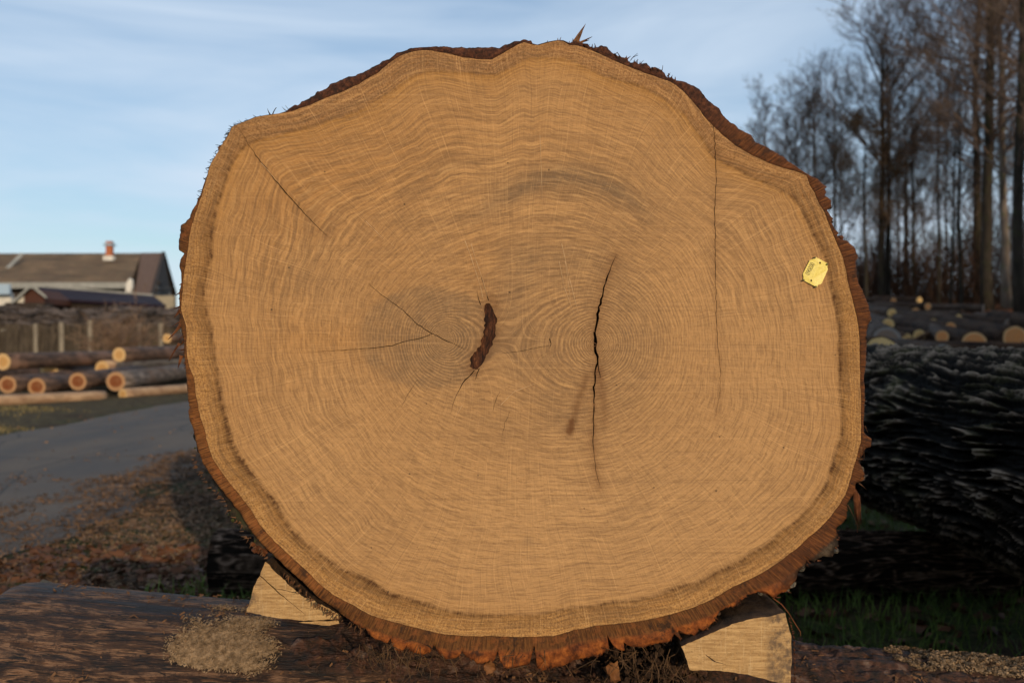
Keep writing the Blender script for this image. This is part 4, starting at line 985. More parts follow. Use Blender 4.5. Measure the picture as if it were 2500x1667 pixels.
# ------------------------------------------------------------------ neighbouring logs
def cells(a, b, na, seed=0):
    """F2-F1 of jittered cells; a periodic with na cells"""
    ia, ib = np.floor(a).astype(np.int64), np.floor(b).astype(np.int64); f1 = np.full(a.shape, 9.); f2 = f1.copy()
    for da in (-1, 0, 1):
        for db in (-1, 0, 1):
            ca, cb = ia+da, ib+db; k = ca % na
            pa = ca+.5+.46*(2*_h(k, cb+500, np.full_like(k, 11+seed))-1); pb = cb+.5+.46*(2*_h(k, cb+500, np.full_like(k, 23+seed))-1)
            d = np.hypot(a-pa, b-pb); m = d < f1; f2 = np.where(m, f1, np.minimum(f2, d)); f1 = np.where(m, d, f1)
    return f2-f1
def ridged_log(name, label, xz0, y0, y1, r, mat, endm, nt=420, ns=460, amp=.028, seed=0, fr=(9, 1.15), warp=.35, taper=0., axis='Y', z1=None, flat=1., plates=None):
    """rough barked log along Y (or X) with interlacing lengthwise ridges"""
    S = np.linspace(y0, y1, ns); T = np.arange(nt)/nt*2*np.pi; SS, TT = np.meshgrid(S, T, indexing='ij')
    rr = r*(1-taper*(SS-y0)/(y1-y0))
    c, s = np.cos(TT), np.sin(TT); w = warp*fbm(SS*1.3, c*2, s*2+seed, 2)
    ca, sa = np.cos(TT+w), np.sin(TT+w)
    a1 = 1-np.abs(fbm(ca*fr[0]+seed, sa*fr[0], SS*fr[1], 3, .5))*2.6
    a2 = 1-np.abs(fbm(ca*fr[0]*.8+7, sa*fr[0]*.8, SS*fr[1]*1.4+3, 3, .5))*2.6
    d = np.maximum(a1, a2); d = np.clip(d, -.6, 1)
    if plates:
        n1_ = np.abs(fbm(ca*fr[0]+seed, sa*fr[0], SS*fr[1], 2, .45)); n2_ = np.abs(fbm(ca*fr[0]*.85+9, sa*fr[0]*.85, SS*fr[1]*1.3+3, 2, .45))
        cr1 = np.clip(1-n1_*5.2, 0, 1); cr2 = np.clip(1-n2_*5.2, 0, 1); brk = .74+.26*sstep(-.25, .15, fbm(c*18, s*18, SS*11, 3))
        dd_ = np.maximum(cr1, cr2)**.8*brk
        na = int(round(2*math.pi*r/plates[0])); A = (TT/(2*math.pi))*na+.9*fbm(c*3, s*3, SS*2.2+seed, 3)+.35*fbm(c*14, s*14, SS*6, 2); B = SS/plates[1]+.9*fbm(c*6+4, s*6, SS*2, 2)
        e1 = cells(A, B, na, seed); d = dd_*1.35-.45+.25*sstep(.02, .3, e1)+.30*fbm(c*24, s*24, SS*14, 3)
    fine = fbm(ca*fr[0]*5, sa*fr[0]*5, SS*fr[1]*9, 3)
    rr = rr+amp*(d-.4)+amp*.28*fine+.02*fbm(SS*.8, c, s, 2)
    rt = empty(name, (0, 0, 0)); tag(rt, label, 'log')
    cx_, cz_ = xz0
    if axis == 'Y':
        V = np.stack([cx_+rr*c, SS, cz_+rr*s*flat], -1)
    else:
        zz = cz_ if z1 is None else cz_+(z1-cz_)*(SS-y0)/(y1-y0)
        V = np.stack([SS, cx_+rr*c, zz+rr*s*flat], -1)
    loc = V.reshape(-1, 3).mean(0); loc[2] = V[..., 2].min(); rt.location = loc
    I, J = np.meshgrid(np.arange(ns-1), np.arange(nt), indexing='ij'); J2 = (J+1) % nt
    f = np.stack([I*nt+J, I*nt+J2, (I+1)*nt+J2, (I+1)*nt+J], -1).reshape(-1, 4)
    mesh('bark', V.reshape(-1, 3), f if axis == 'Y' else f[:, ::-1], mat, rt, loc, True, dict(rd=d.reshape(-1)))
    for xi in (0, ns-1):
        rv_ = V[xi][::6]; cc = rv_.mean(0); n = len(rv_)
        W = [list(cc+(p-cc)*f) for f in (1, .6, .25) for p in rv_]+[list(cc)]; A = [f for f in (1, .6, .25) for p in rv_]+[0]
        f2 = [[q*n+k, (q+1)*n+k, (q+1)*n+(k+1) % n, q*n+(k+1) % n] for q in range(2) for k in range(n)]+[[2*n+k, 3*n, 2*n+(k+1) % n] for k in range(n)]
        mesh('cut_end', W, f2, endm, rt, loc, False, attrs={'rr': A})
    return rt
def ridge_mat(name, lo, mid, hi, moss, mossamt, rough=.55):
    m = M(name, .78, .10); o = m.obj(); n = m.noise(o, 26, 6, .7); nn = m.noise(o, 5, 4, .6)
    h = m.math('ADD', m.at('rd'), m.math('MULTIPLY', m.math('SUBTRACT', n, .5), 1.1))
    c = m.ramp(h, [(.10, lo), (.62, mid), (1.12, hi)])
    c = m.mix(m.math('MULTIPLY', m.mr(nn, .52, .62, 0, mossamt), m.mr(h, .1, .6)), c, moss)
    m.bump(m.math('ADD', n, m.noise(o, 90, 4, .7)), .7, .012)
    return m.done(c)
OAKB = ridge_mat('furrowed_oak_bark', (.004, .003, .002), (.026, .018, .012), (.27, .205, .15), (.075, .075, .022), .4)  # near-black groove colour paints occlusion between the ridges
GREYB = ridge_mat('flaky_grey_bark', (.008, .005, .003), (.050, .030, .020), (.19, .13, .095), (.055, .035, .022), .5, .85)
ridged_log('oak_log', 'dark deeply furrowed oak log lying just right of the big cut log', (1.70, .615), 1.5, 6.2, .345, OAKB, END_OAK, nt=640, ns=760, seed=2, fr=(15, 1.5), amp=.028, warp=.30, plates=(.04, .16))
ridged_log('support_log', 'grey flaky-barked log lying crosswise on the grass behind the big log', (3.93, .125), -1.17, 3.3, .128, GREYB, END_OLD, nt=300, ns=640, amp=.009, seed=6, fr=(7, 6), axis='X', warp=.6, plates=(.022, .05))


# ------------------------------------------------------------------ left log pile (spruce)
PB1 = bark_mat('spruce_bark', (.030, .017, .012), (.15, .088, .058), (.20, .11, .075))
PB2 = bark_mat('grey_bark', (.060, .045, .036), (.27, .21, .17), (.17, .10, .065))
PB3 = bark_mat('peeled_log', (.24, .13, .070), (.52, .34, .20), (.30, .19, .11), .8)
PE1 = end_mat('fresh_end', (.56, .30, .10), (.68, .44, .20), .6)
PE2 = end_mat('red_end', (.20, .058, .018), (.48, .27, .13), .68)
GL_ = 'logs in the roadside pile left of the big log'
dl_ = Vector((1.9, 3.9, 0)).normalized()
def pile(u, v, ypx, rpx, L, bm, em, label, dz=0., dirv=None, seed=0, r1f=.85):
    Yd = ypx; p = P(u, v, Yd); r = rpx/F*Yd; d = (dirv or (Vector((-.06, 1, 0)) if v > 900 else Vector((.16, .987, 0)))).normalized()
    q = p+d*L; q.z = p.z+dz
    return make_log('spruce_log', label, GL_, p, q, r, r*r1f, bm, em, seed=seed, ns=18, nt=26, amp=.012)
pile(8, 883, 17.2, 21, 12, PB1, PE1, 'dark top log of the roadside pile, its pale end at the picture edge', 0.05, seed=1)
pile(291, 866, 18.6, 18.5, 11, PB1, PE1, 'upper log of the roadside pile with a bright yellow round end', .1, seed=2)
pile(19, 939, 16.5, 22, 11, PB1, PE2, 'leftmost lower log of the roadside pile with a hollow-looking red heart', .1, seed=3)
pile(90, 944, 16.9, 22, 11, PB1, PE2, 'second lower log of the roadside pile, brown bark and red-hearted end', .15, seed=4)
pile(190, 931, 17.4, 22, 11, PB1, PE2, 'third lower log of the roadside pile, red heart inside a pale rim', .2, seed=5)
pile(283, 931, 17.9, 24, 11, PB2, PE2, 'grey-barked lower log of the roadside pile, nearest the big log', .1, seed=6)
pile(-60, 915, 18.3, 24, 12, PB1, PE1, 'brown log in the middle layer of the roadside pile, running out of the picture', .0, seed=8)
pile(120, 905, 18.8, 22, 11, PB2, PE1, 'grey log in the middle layer of the roadside pile behind the red ends', .1, seed=9)
pile(250, 900, 19.6, 20, 11, PB3, PE1, 'peeled pale log in the middle layer of the roadside pile', .1, seed=10)
pile(408, 826, 23.5, 12, 6, PB1, PE1, 'small log behind the roadside pile with a glowing orange end', .0, seed=11)
make_log('spruce_log', 'peeled pale pole lying on the ground along the front of the roadside pile', GL_, P(-150, 985, 15.0), P(255, 966, 17.3), .10, .09, PB3, PE1, nt=20, ns=16, amp=.012)
make_log('spruce_log', 'short peeled pole at the foot of the pile close to the big log', GL_, P(300, 962, 17.7), P(480, 946, 19.6), .10, .085, PB3, PE1, nt=20, ns=12, amp=.012)

# ------------------------------------------------------------------ right log yard
DB1 = bark_mat('dark_beech_bark', (.012, .007, .005), (.060, .036, .023), (.050, .024, .012), .85, (2, 8, 8), .1)
DB2 = bark_mat('slate_bark', (.018, .013, .010), (.095, .066, .050), (.060, .034, .020), .8, (2, 6, 6), .12)
YE1 = end_mat('yard_end_orange', (.72, .30, .10), (.80, .50, .24), .84)
YE2 = end_mat('yard_end_yellow', (.80, .48, .17), (.85, .58, .26), .7)
YE3 = end_mat('yard_end_grey', (.26, .18, .13), (.30, .28, .26), .8)
GR = 'logs scattered in the timber yard on the right'
def yard(u, v, Yd, rpx, L, ang, bm, em, label, seed=0, tilt=0.):
    """front end centred at pixel, ang = heading from +Y towards -X in degrees"""
    r = rpx/F*Yd; p = P(u, v, Yd); a = R(ang); d = Vector((-math.sin(a), math.cos(a), 0)); q = p+d*L
    q.z = p.z+.068*d.y*L+tilt
    return make_log('beech_log', label, GR, p, q, r, r*.88, bm, em, nt=26, ns=14, amp=.012, seed=seed, bark=.05)
yard(2378, 840, 17.5, 31, 5, -12, DB1, YE1, 'big dark log whose orange-brown end stands nearest at the right', 1)
yard(2478, 824, 18.5, 29, 5, -10, DB1, YE1, 'dark log with a reddish end at the right picture edge', 2)
yard(2374, 797, 22, 17, 5, -14, DB1, YE3, 'log with a pale round end above the big orange end', 3)
yard(2277, 793, 23, 15.5, 4, -12, DB1, YE2, 'upper right one of three logs with yellow ends', 4)
yard(2254, 803, 22, 17, 4, -8, DB1, YE2, 'middle one of three logs with yellow ends', 5)
yard(2244, 820, 20.5, 16, 4, -6, DB1, YE2, 'lower one of three logs with yellow ends', 6)
yard(2214, 826, 20.5, 12, 4, -10, DB1, YE2, 'thin log with a low yellow end left of the three yellow ends', 7)
yard(2164, 832, 17, 36, 5, -16, DB2, YE3, 'thick log with a weathered grey end beside the big cut face', 8)
yard(2168, 792, 22, 15, 4, -14, DB2, YE2, 'log with a yellow end just behind the thick grey end', 9)
yard(2177, 764, 27, 11, 5, -8, DB2, YE2, 'small log with a yellow end higher up the slope, left', 10)
yard(2235, 762, 28, 11, 5, -4, DB1, YE1, 'small log with an orange end in the middle of the yard', 11)
yard(2244, 733, 36, 9, 2.4, 20, DB1, YE2, 'farthest dark log with a yellow end at the wood edge', 12)
yard(2181, 736, 36, 9, 2.2, 20, DB1, YE1, 'farthest left log with a dull orange end at the wood edge', 13)
yard(2463, 790, 24, 12, 4, -10, DB1, YE3, 'thin log with a dull end behind the right edge log', 14)
yard(2345, 770, 27, 12, 3.2, 66, DB2, YE3, 'slate-grey log lying crosswise above the yellow ends', 16)
yard(2440, 866, 13.5, 18, 3.5, 62, DB1, YE3, 'dark log lying crosswise just behind the furrowed oak log', 18)
yard(2300, 868, 11.5, 30, 2.4, 8, DB2, YE3, 'smooth pale blue-grey log behind the furrowed oak log', 19)
yard(2560, 866, 12.5, 28, 2.5, 60, DB1, YE3, 'dark wet log at the right edge behind the furrowed oak log', 20)
yard(2220, 846, 15, 20, 4, 70, DB2, YE1, 'grey log between the thick grey end and the furrowed oak', 21)
yard(2600, 800, 21, 26, 5, -10, DB1, YE1, 'dark log just beyond the right edge of the yard', 22)
make_log('oak_log', 'log with a slanting yellow cut top right beside the big cut face', None, P(2150, 872, 8.6), P(1990, 868, 10.5), .18, .17, OAKB if False else DB1, YE2, nt=30, ns=12, seed=5)

for k, (u, v, Yd, rp, L_, an, m_, e_, lb) in enumerate([
 (2205,782,25,11,3,-16,DB2,YE2,'small round-ended log squeezed between the two upper yellow ends on the left'),(2320,800,21,14,3.5,-6,DB1,YE1,'short log with a dull orange end between the yellow ends and the pale round end'),
 (2425,812,20,14,3.5,-2,DB1,YE3,'short grey-ended log between the two big orange-ended logs'),(2300,822,18,16,3.,-20,DB2,YE1,'low log whose orange end peeps out left of the biggest orange end'),
 (2140,800,22,13,4,-10,DB1,YE2,'yellow-ended log right beside the bark of the big cut log'),(2340,778,25,11,3.5,14,DB2,YE2,'thin pale-ended log high in the middle of the yard'),
 (2500,786,24,13,3.5,-8,DB2,YE1,'small log with an orange end high at the right edge'),(2265,748,31,9,3,10,DB1,YE1,'tiny log with a dark orange end near the leaf litter'),(2400,752,31,9,4,50,DB2,YE3,'thin dark log lying on the rust-coloured leaves below the tallest trunk')]):
    yard(u, v, Yd, rp, L_, an, m_, e_, lb, 40+k)
g = np.random.default_rng(44); n = 2600; dx = g.uniform(4.5, 16, n); dy = g.uniform(12, 34, n); k_ = (dx/dy > .3); dx, dy = dx[k_], dy[k_]; n = len(dx)
an = g.uniform(0, 3.14, n); Lk = g.uniform(.1, .7, n); c = np.stack([dx, dy, terrain(dx, dy)+g.uniform(.02, .25, n)], -1); d = np.stack([np.cos(an), np.sin(an), g.normal(0, .25, n)], -1)*Lk[:, None]*.5
# (tube_np is defined further down; the debris is built after it)
YARD_DEBRIS = (c-d, c+d, g.uniform(.01, .035, n))

# ------------------------------------------------------------------ trees
TB_D = bark_mat('shaded_trunk', (.011, .009, .006), (.045, .034, .025), (.032, .032, .014), .9, (8, 8, 1.5), .2)  # shade from neighbouring trees is put into this bark colour
TB_P = bark_mat('sunlit_trunk', (.12, .09, .07), (.24, .19, .15), (.12, .12, .06), .9, (6, 6, 1.5), .2)  # lighter copy with the sunlit look put into its colour
TW = flat_mat('twigs', (.062, .045, .036), (.190, .135, .105), 2, .9, .1, spec=.1)
TLF = flat_mat('withered_leaves', (.050, .034, .018), (.15, .095, .048), 1.5, .85, .1, spec=.1)
def tube_np(P0, P1, r0, r1, sides=3):
    """batch of straight tapering prisms"""
    P0 = np.asarray(P0); P1 = np.asarray(P1); d = P1-P0; L = np.linalg.norm(d, axis=1)[:, None]+1e-9; d = d/L
    ref = np.where(np.abs(d[:, 2:3]) < .9, np.array([[0, 0, 1.]]), np.array([[1., 0, 0]])); u = np.cross(d, ref); u /= np.linalg.norm(u, axis=1)[:, None]; w = np.cross(d, u)
    out = []
    for P_, r_ in ((P0, np.asarray(r0)), (P1, np.asarray(r1))):
        for k in range(sides):
            a = 2*math.pi*k/sides; out.append(P_+(u*math.cos(a)+w*math.sin(a))*r_[:, None])
    V = np.stack(out, 1); n = len(P0); b = (np.arange(n)*2*sides)[:, None]
    f = np.concatenate([b+np.array([[k, (k+1) % sides, sides+(k+1) % sides, sides+k]]) for k in range(sides)])
    return V.reshape(-1, 3), f
v_, f_ = tube_np(YARD_DEBRIS[0], YARD_DEBRIS[1], YARD_DEBRIS[2], YARD_DEBRIS[2]*.7, 4)
o = mesh('branch_debris', v_, f_, flat_mat('debris', (.025, .014, .009), (.16, .085, .045), 2, .9, .2), smooth=False); tag(o, 'broken branches and bark strewn between the logs of the timber yard', 'branches', kind='stuff')
def tree_mesh(seed, H, r0, cs=.35, spread=.30, up=.75, nb=34, leaves=0, twig=.008, split=False, droop=0., dense=1., br=.22):
    g = random.Random(seed); trunk = MB(); segs = []
    def grow(p, d, L, r, lvl):
        n = 5 if lvl == 1 else (4 if lvl == 2 else 3); pts = [p]; dd = d.copy()
        for k in range(n):
            dd = (dd+Vector((g.gauss(0, .16), g.gauss(0, .16), g.gauss(.05-droop*lvl*.05, .12)))).normalized(); pts.append(pts[-1]+dd*(L/n))
        rad = [r*(1-.75*k/n) for k in range(n+1)]
        for k in range(n): segs.append((pts[k][:], pts[k+1][:], rad[k], rad[k+1]))
        if lvl < 4:
            cnt = {1: 7, 2: 6, 3: 5}[lvl]
            if dense < 1 and lvl >= 2: cnt = max(3, int(cnt*dense))
            for q in range(cnt):
                f = g.uniform(.22, 1); k = min(n-1, int(f*n)); pp = pts[k].lerp(pts[k+1], f*n-k)
                ax = Vector((g.gauss(0, 1), g.gauss(0, 1), g.gauss(0, .55))).normalized(); nd = (dd*.85+ax*.75+Vector((0, 0, .12*(1-droop)))).normalized()
                grow(pp, nd, L*g.uniform(.32, .55), max(r*.42, twig*.7), lvl+1)
    def stem(base, lean, H, r0):
        n = 14; pts = [base]; 
        for k in range(n): pts.append(pts[-1]+Vector((lean[0]+g.gauss(0, .034), lean[1]+g.gauss(0, .034), 1)).normalized()*H/n)
        rad = [r0*((1-k/n)**.75*.93+.07)*(1.25 if k == 0 else 1) for k in range(n+1)]
        trunk.tube(pts, rad, 10)
        for b in range(nb):
            f = cs+(1-cs)*(b+g.random())/nb; k = min(n-1, int(f*n)); pp = pts[k].lerp(pts[k+1], f*n-k); a = g.uniform(0, 2*math.pi)
            u_ = up*(.55+.6*f); d = Vector((math.cos(a), math.sin(a), u_)).normalized()
            L = H*spread*(1-.62*((f-cs)/(1-cs))**1.6)*g.uniform(.7, 1.15); grow(pp, d, L, r0*br*(1-.7*f)+.010, 1)
    stem(Vector((0, 0, -.15)), (0, 0), H, r0)
    if split: stem(Vector((.55, .2, -.15)), (-.012, 0), H*.85, r0*.75)
    a = np.array([s[0] for s in segs]); b = np.array([s[1] for s in segs]); ra = np.array([max(s[2], twig*.6) for s in segs]); rb = np.array([max(s[3], twig*.45) for s in segs])
    big = ra > .03
    v1, f1 = tube_np(a[big], b[big], ra[big], rb[big], 5); v2_, f2 = tube_np(a[~big], b[~big], ra[~big], rb[~big], 3)
    V = np.concatenate([v1, v2_]); Fs = f1.tolist()+(f2+len(v1)).tolist(); nmi = [0]*len(Fs)
    if leaves:
        gg = np.random.default_rng(seed); ends = b[~big]; ends = ends[(ends[:, 2] > H*.35)]; c = ends[gg.integers(0, len(ends), leaves)]+gg.normal(0, .22, (leaves, 3))
        lv, lf = bits_mesh(c, None, .055, seed, 1, 1.1); Fs += (lf+len(V)).tolist(); nmi += [1]*len(lf); V = np.concatenate([V, lv])
    def mk(name, V, F_, mats, mi=None):
        me = bpy.data.meshes.new(name); me.from_pydata(np.asarray(V).tolist(), [], F_); 
        for m in mats: me.materials.append(m)
        if mi: me.polygons.foreach_set('material_index', mi)
        me.polygons.foreach_set('use_smooth', [True]*len(me.polygons)); me.update(); return me
    return mk('trunk', trunk.V, trunk.F, [TB_D]), mk('crown', V, Fs, [TW, TLF], nmi)
PROT = {
 'tall': tree_mesh(1, 24, .24, .26, .25, .6, 66, dense=1),
 'tall2': tree_mesh(2, 22, .20, .22, .22, .8, 60, dense=1),
 'open': tree_mesh(3, 14.5, .22, .45, .40, 1.5, 20, split=True, br=.42),
 'fine': tree_mesh(4, 13.5, .13, .24, .34, 1.9, 17, split=True, br=.36),
 'fine2': tree_mesh(5, 13, .12, .22, .36, 1.6, 17, split=True, br=.36),
 'leafy': tree_mesh(6, 13, .15, .30, .26, .7, 30, leaves=15000),
 'thin': tree_mesh(7, 17, .10, .35, .18, .7, 26, dense=.8),
 'sap': tree_mesh(8, 8, .05, .12, .28, .6, 24, dense=.7),
}
GT = 'bare trees along the wood edge on the right'
def tree(kind, u, Yd, label, s=1., rz=None, pale=False, zs=1., group=GT, x=None):
    x = (u-1250)/F*Yd if x is None else x; z = gz(x, Yd)
    rt = empty('bare_tree', (x, Yd, z), (0, 0, random.uniform(0, 6.28) if rz is None else rz)); rt.scale = (s, s, s*zs)
    tag(rt, label, 'tree', group)
    for nm, me in zip(('trunk', 'crown'), PROT[kind]):
        o = bpy.data.objects.new(nm, me); COL.objects.link(o); o.parent = rt
        if nm == 'trunk':
            o.material_slots[0].link = 'OBJECT'; o.material_slots[0].material = TB_P if pale else TB_D
    return rt
random.seed(21)
tree('tall', 2412, 40, 'tallest thick dark trunk near the right edge, crown out of the picture', 1.0, 1.0)
tree('tall2', 2492, 34, 'dark thick-trunked tree standing at the very right edge', 1.0, 2.0)
tree('tall2', 2458, 42, 'pale-stemmed tree between the two thickest dark trunks', .95, 4.0, True)
tree('open', 2154, 47, 'forked bare tree with a wide open fan-shaped crown', .90, .3)
tree('leafy', 2112, 46, 'tree still holding brown withered leaves, left of the forked tree', .66, .8)
tree('fine', 1868, 50, 'leftmost small bare tree rising above the big log', .76, 1.1, True)
tree('fine2', 1940, 50, 'bushy bare tree, second from the left above the big log', .82, 2.2, True)
tree('fine', 1992, 49, 'bare tree with reddish twig tips, third from the left', .83, 3.0, True)
tree('fine2', 2046, 50, 'bare tree with upright forking limbs, left of the leafy tree', .84, 4.4, True)
tree('thin', 2230, 48, 'slim dark tree right of the forked tree', .74, .5)
tree('thin', 2292, 46, 'slim bare tree midway between the forked tree and the tallest trunk', .80, 1.9)
tree('fine2', 2345, 44, 'small spreading bare tree left of the tallest trunk', .84, 2.9)
tree('tall', 2385, 50, 'large bare tree half hidden behind the tallest trunk', .95, 3.7)
tree('leafy', 2210, 52, 'low brown-leaved tree behind the forked tree', .62, 5.)
for k, u in enumerate(range(2070, 2760, 40)):
    tree(['thin', 'sap', 'fine', 'thin', 'fine2', 'sap'][k % 6], u+random.uniform(-18, 18), random.uniform(54, 70), 'slender bare tree deep in the shaded wood behind the front row', random.uniform(.55, .8)*(1 if u > 2080 else .72), group='slender trees deep in the wood')
for k, u in enumerate(range(2540, 3100, 70)):
    tree(['tall', 'tall2', 'thin'][k % 3], u, random.uniform(38, 48), 'tall bare tree of the wood beyond the right edge of the picture', random.uniform(.9, 1.1), group='trees beyond the right edge')
# thicket under the trees
g = np.random.default_rng(3); n = 26000
tx = g.uniform(8, 38, n); ty = g.uniform(47, 62, n); k = tx/ty > .26; tx, ty = tx[k], ty[k]; n = len(tx)
tz = terrain(tx, ty); hgt_ = (1.2+2.6*np.clip((tx/ty-.28)*5, 0, 1))*(1+.6*fbm(tx*.35, ty*.35, 0, 3)); base_z = tz+g.uniform(0, 1, n)**1.5*hgt_
p0 = np.stack([tx, ty, base_z-.2], -1); dr = np.stack([g.normal(0, .35, n), g.normal(0, .3, n), g.uniform(.15, 1.2, n)], -1); Lk = g.uniform(.5, 1.6, n)
v_, f_ = tube_np(p0, p0+dr*Lk[:, None], np.full(n, .016), np.full(n, .006), 3)
o = mesh('undergrowth', v_, f_, flat_mat('thicket', (.020, .012, .009), (.085, .050, .034), 1, .95, .1, spec=.1), smooth=False); tag(o, 'dark brown thicket of brush filling the foot of the wood', 'undergrowth', kind='stuff')

# unseen conifers added behind the camera to shade the right half of the yard
NEED = flat_mat('needles', (.010, .020, .008), (.035, .055, .018), 3, .9, .2, spec=.1)
gg = np.random.default_rng(9); nq = 5200; hh = gg.uniform(0, 1, nq)**1.25; aa = gg.uniform(0, 2*np.pi, nq); rr3 = (1-hh)*2.5*(.75+.35*gg.random(nq))*(1-.12*np.abs(np.sin(hh*60)))
cp = np.stack([np.cos(aa)*rr3, np.sin(aa)*rr3, .2+hh*16.8-rr3*.12], -1)
nv_, nf_ = bits_mesh(cp, None, .55, 2, 1, 1.6)
cone = MB(); cone.tube([(0, 0, .1), (0, 0, .3), (0, 0, 8), (0, 0, 16.5)], [1.7, 1.9, 1.05, .05], 14)  # solid core added so the crown casts dense shade
cV = np.concatenate([nv_, np.array(cone.V)]); cF = nf_.tolist()+[[q+len(nv_) for q in f] for f in cone.F]
meC = bpy.data.meshes.new('crown'); meC.from_pydata(cV.tolist(), [], cF); meC.materials.append(NEED)
tk = MB(); tk.tube([(0, 0, -.3), (0, 0, 5), (0, 0, 17)], [.28, .2, .04], 10); meT = bpy.data.meshes.new('trunk'); meT.from_pydata(tk.V, [], tk.F); meT.materials.append(TB_D)
for k, x in enumerate(np.arange(9.3, 62, 2.7)):
    rt = empty('shade_spruce', (float(x), -14.5+(k % 2)*1.3-.15*k*0, 0), (0, 0, k*1.7)); rt.scale = (1.0, 1.0, 1.0+.08*(k % 3))
    tag(rt, 'unseen spruce added behind the photographer to shade the right side', 'tree', 'shade spruces added behind the photographer')
    for nm, me in (('trunk', meT), ('crown', meC)):
        o = bpy.data.objects.new(nm, me); COL.objects.link(o); o.parent = rt

# ------------------------------------------------------------------ farm buildings on the left
YH = 58.
def H3(u, v, Y=YH): return P(u, v, Y)
tm = M('roof_tiles', .85, .2); to = tm.obj(); tn = tm.noise(tm.map(to, (.5, 1, 1)), 1.1, 5, .65); tw_ = tm.noise(tm.map(to, (12, 1, 1)), 1, 2); rows = tm.noise(tm.map(to, (.4, 0, 9)), 1, 2)
tcx = tm.mix(tm.mr(tn, .35, .65), (.115, .068, .038), (.29, .175, .092)); tcx = tm.mix(tm.mr(tw_, .4, .6, 0, .4), tcx, (.09, .085, .045)); tcx = tm.mix(tm.mr(rows, .45, .6, 0, .35), tcx, (.045, .034, .03))
tm.bump(tw_, .5, .08); TILE = tm.done(tcx)
TILE2 = flat_mat('brown_tiles', (.11, .065, .046), (.18, .11, .075), 3, .85, .2, (6, 1, 1))
BRICK = flat_mat('chimney_brick', (.30, .085, .035), (.46, .15, .065), 6, .85, .2)
DWOOD = flat_mat('dark_boards', (.016, .012, .010), (.07, .052, .042), 3, .9, .3, (8, 1, .6))
WHITE = flat_mat('white_plaster', (.56, .52, .46), (.74, .70, .62), 2, .9, .1)
GUT = flat_mat('grey_fascia', (.22, .22, .20), (.34, .33, .30), 2, .7, .1)
bl = empty('farmhouse', (float(H3(150, 800).x), YH+4, 0)); tag(bl, 'long brown-roofed farmhouse with a brick chimney far behind the left fence', 'building'); BL = np.array(bl.location)
RD = 7.0      # depth of the ridge behind the eaves
def pc(u, v, Y): return P(u, v, Y)
rdgL, rdgR = pc(-260, 619, YH+RD), pc(399, 618, YH+RD)
eavL, eavM = pc(-320, 690, YH), pc(318, 690, YH)
topM = pc(345, 618.5, YH+RD)
MB().poly([eavL, eavM, topM, rdgL], (0, .1, -.22)).build('roof', TILE, bl, BL)
MB().poly([pc(327, 722, YH-1.2), pc(372, 722, YH-1.2), rdgR+Vector((0, 0, .03)), topM+Vector((0, 0, .03))], (0, .1, -.25)).build('gable_roof', TILE2, bl, BL)
back_R = pc(427, 716, YH+RD*2+2)
MB().poly([rdgR, pc(-260, 619, YH+RD), pc(-260, 716, YH+RD*2), back_R], (0, .1, -.2)).build('roof', TILE, bl, BL)
# gable triangle: set back under the verge
gA, gB, gC = pc(378, 722, YH-1.0), pc(401, 628, YH+RD), pc(420, 722, YH+RD*2+1)
MB().poly([gA, gC, gB], (-.25, 0, 0)).build('gable_wall', DWOOD, bl, BL)
mb = MB()
for (a, b, r_) in [(pc(372, 722, YH-1.2), pc(399, 618, YH+RD), .14), (pc(399, 618, YH+RD), pc(428, 718, YH+RD*2+2), .14), (pc(386, 690, YH+1), pc(412, 686, YH+RD*2), .12), (pc(381, 708, YH), pc(418, 704, YH+RD*2), .12)]: mb.tube([a, b], [r_, r_], 4)
mb.build('verge_board', DWOOD, bl, BL)
mb = MB()
for k in range(9): mb.box(pc(379+k*4.2, 714, YH+.5+k*1.5), (.22, .1, .75))
mb.build('balcony_rail', GUT, bl, BL)
MB().box((eavL+eavM)/2+Vector((0, -.12, -.17)), ((eavM-eavL).length, .16, .34)).build('gutter', GUT, bl, BL)
MB().poly([pc(-320, 692, YH+.8), pc(322, 692, YH+.8), pc(322, 834, YH+.8), pc(-320, 834, YH+.8)], (0, .3, 0)).build('wall', DWOOD, bl, BL)
MB().poly([pc(305, 724, YH-.5), pc(309, 690, YH-.5), pc(316, 679, YH-.5), pc(322, 684, YH-.5), pc(322, 700, YH-.5), pc(316, 726, YH-.5)], (0, .3, 0)).build('white_gable_board', WHITE, bl, BL)
MB().poly([pc(327, 722, YH-1), pc(425, 722, YH-1), pc(425, 834, YH-1), pc(327, 834, YH-1)], (0, .4, 0)).build('wall', flat_mat('cream_wall', (.26, .22, .15), (.36, .30, .21), 2, .9, .1), bl, BL)
mb = MB(); c = pc(268, 622, YH+5.4); mb.box(c+Vector((0, 0, -.15)), (.37, .37, 2.0)); ch = mb.build('chimney', BRICK, bl, BL)
MB().box(pc(268, 598, YH+5.4)+Vector((0, 0, 0)), (.6, .6, .12)).build('chimney_cap', simple('cap', (.30, .42, .50), .4), ch, BL*1)
MB().box(pc(267, 631, YH+5.2), (.62, .5, .3)).build('flashing', WHITE, ch, BL)
MB().box(pc(22, 652, YH+3.4), (.25, .06, 2.6), Matrix.Rotation(R(-42), 3, 'X') @ Matrix.Rotation(R(20), 3, 'Y')).build('snow_ladder', GUT, bl, BL)
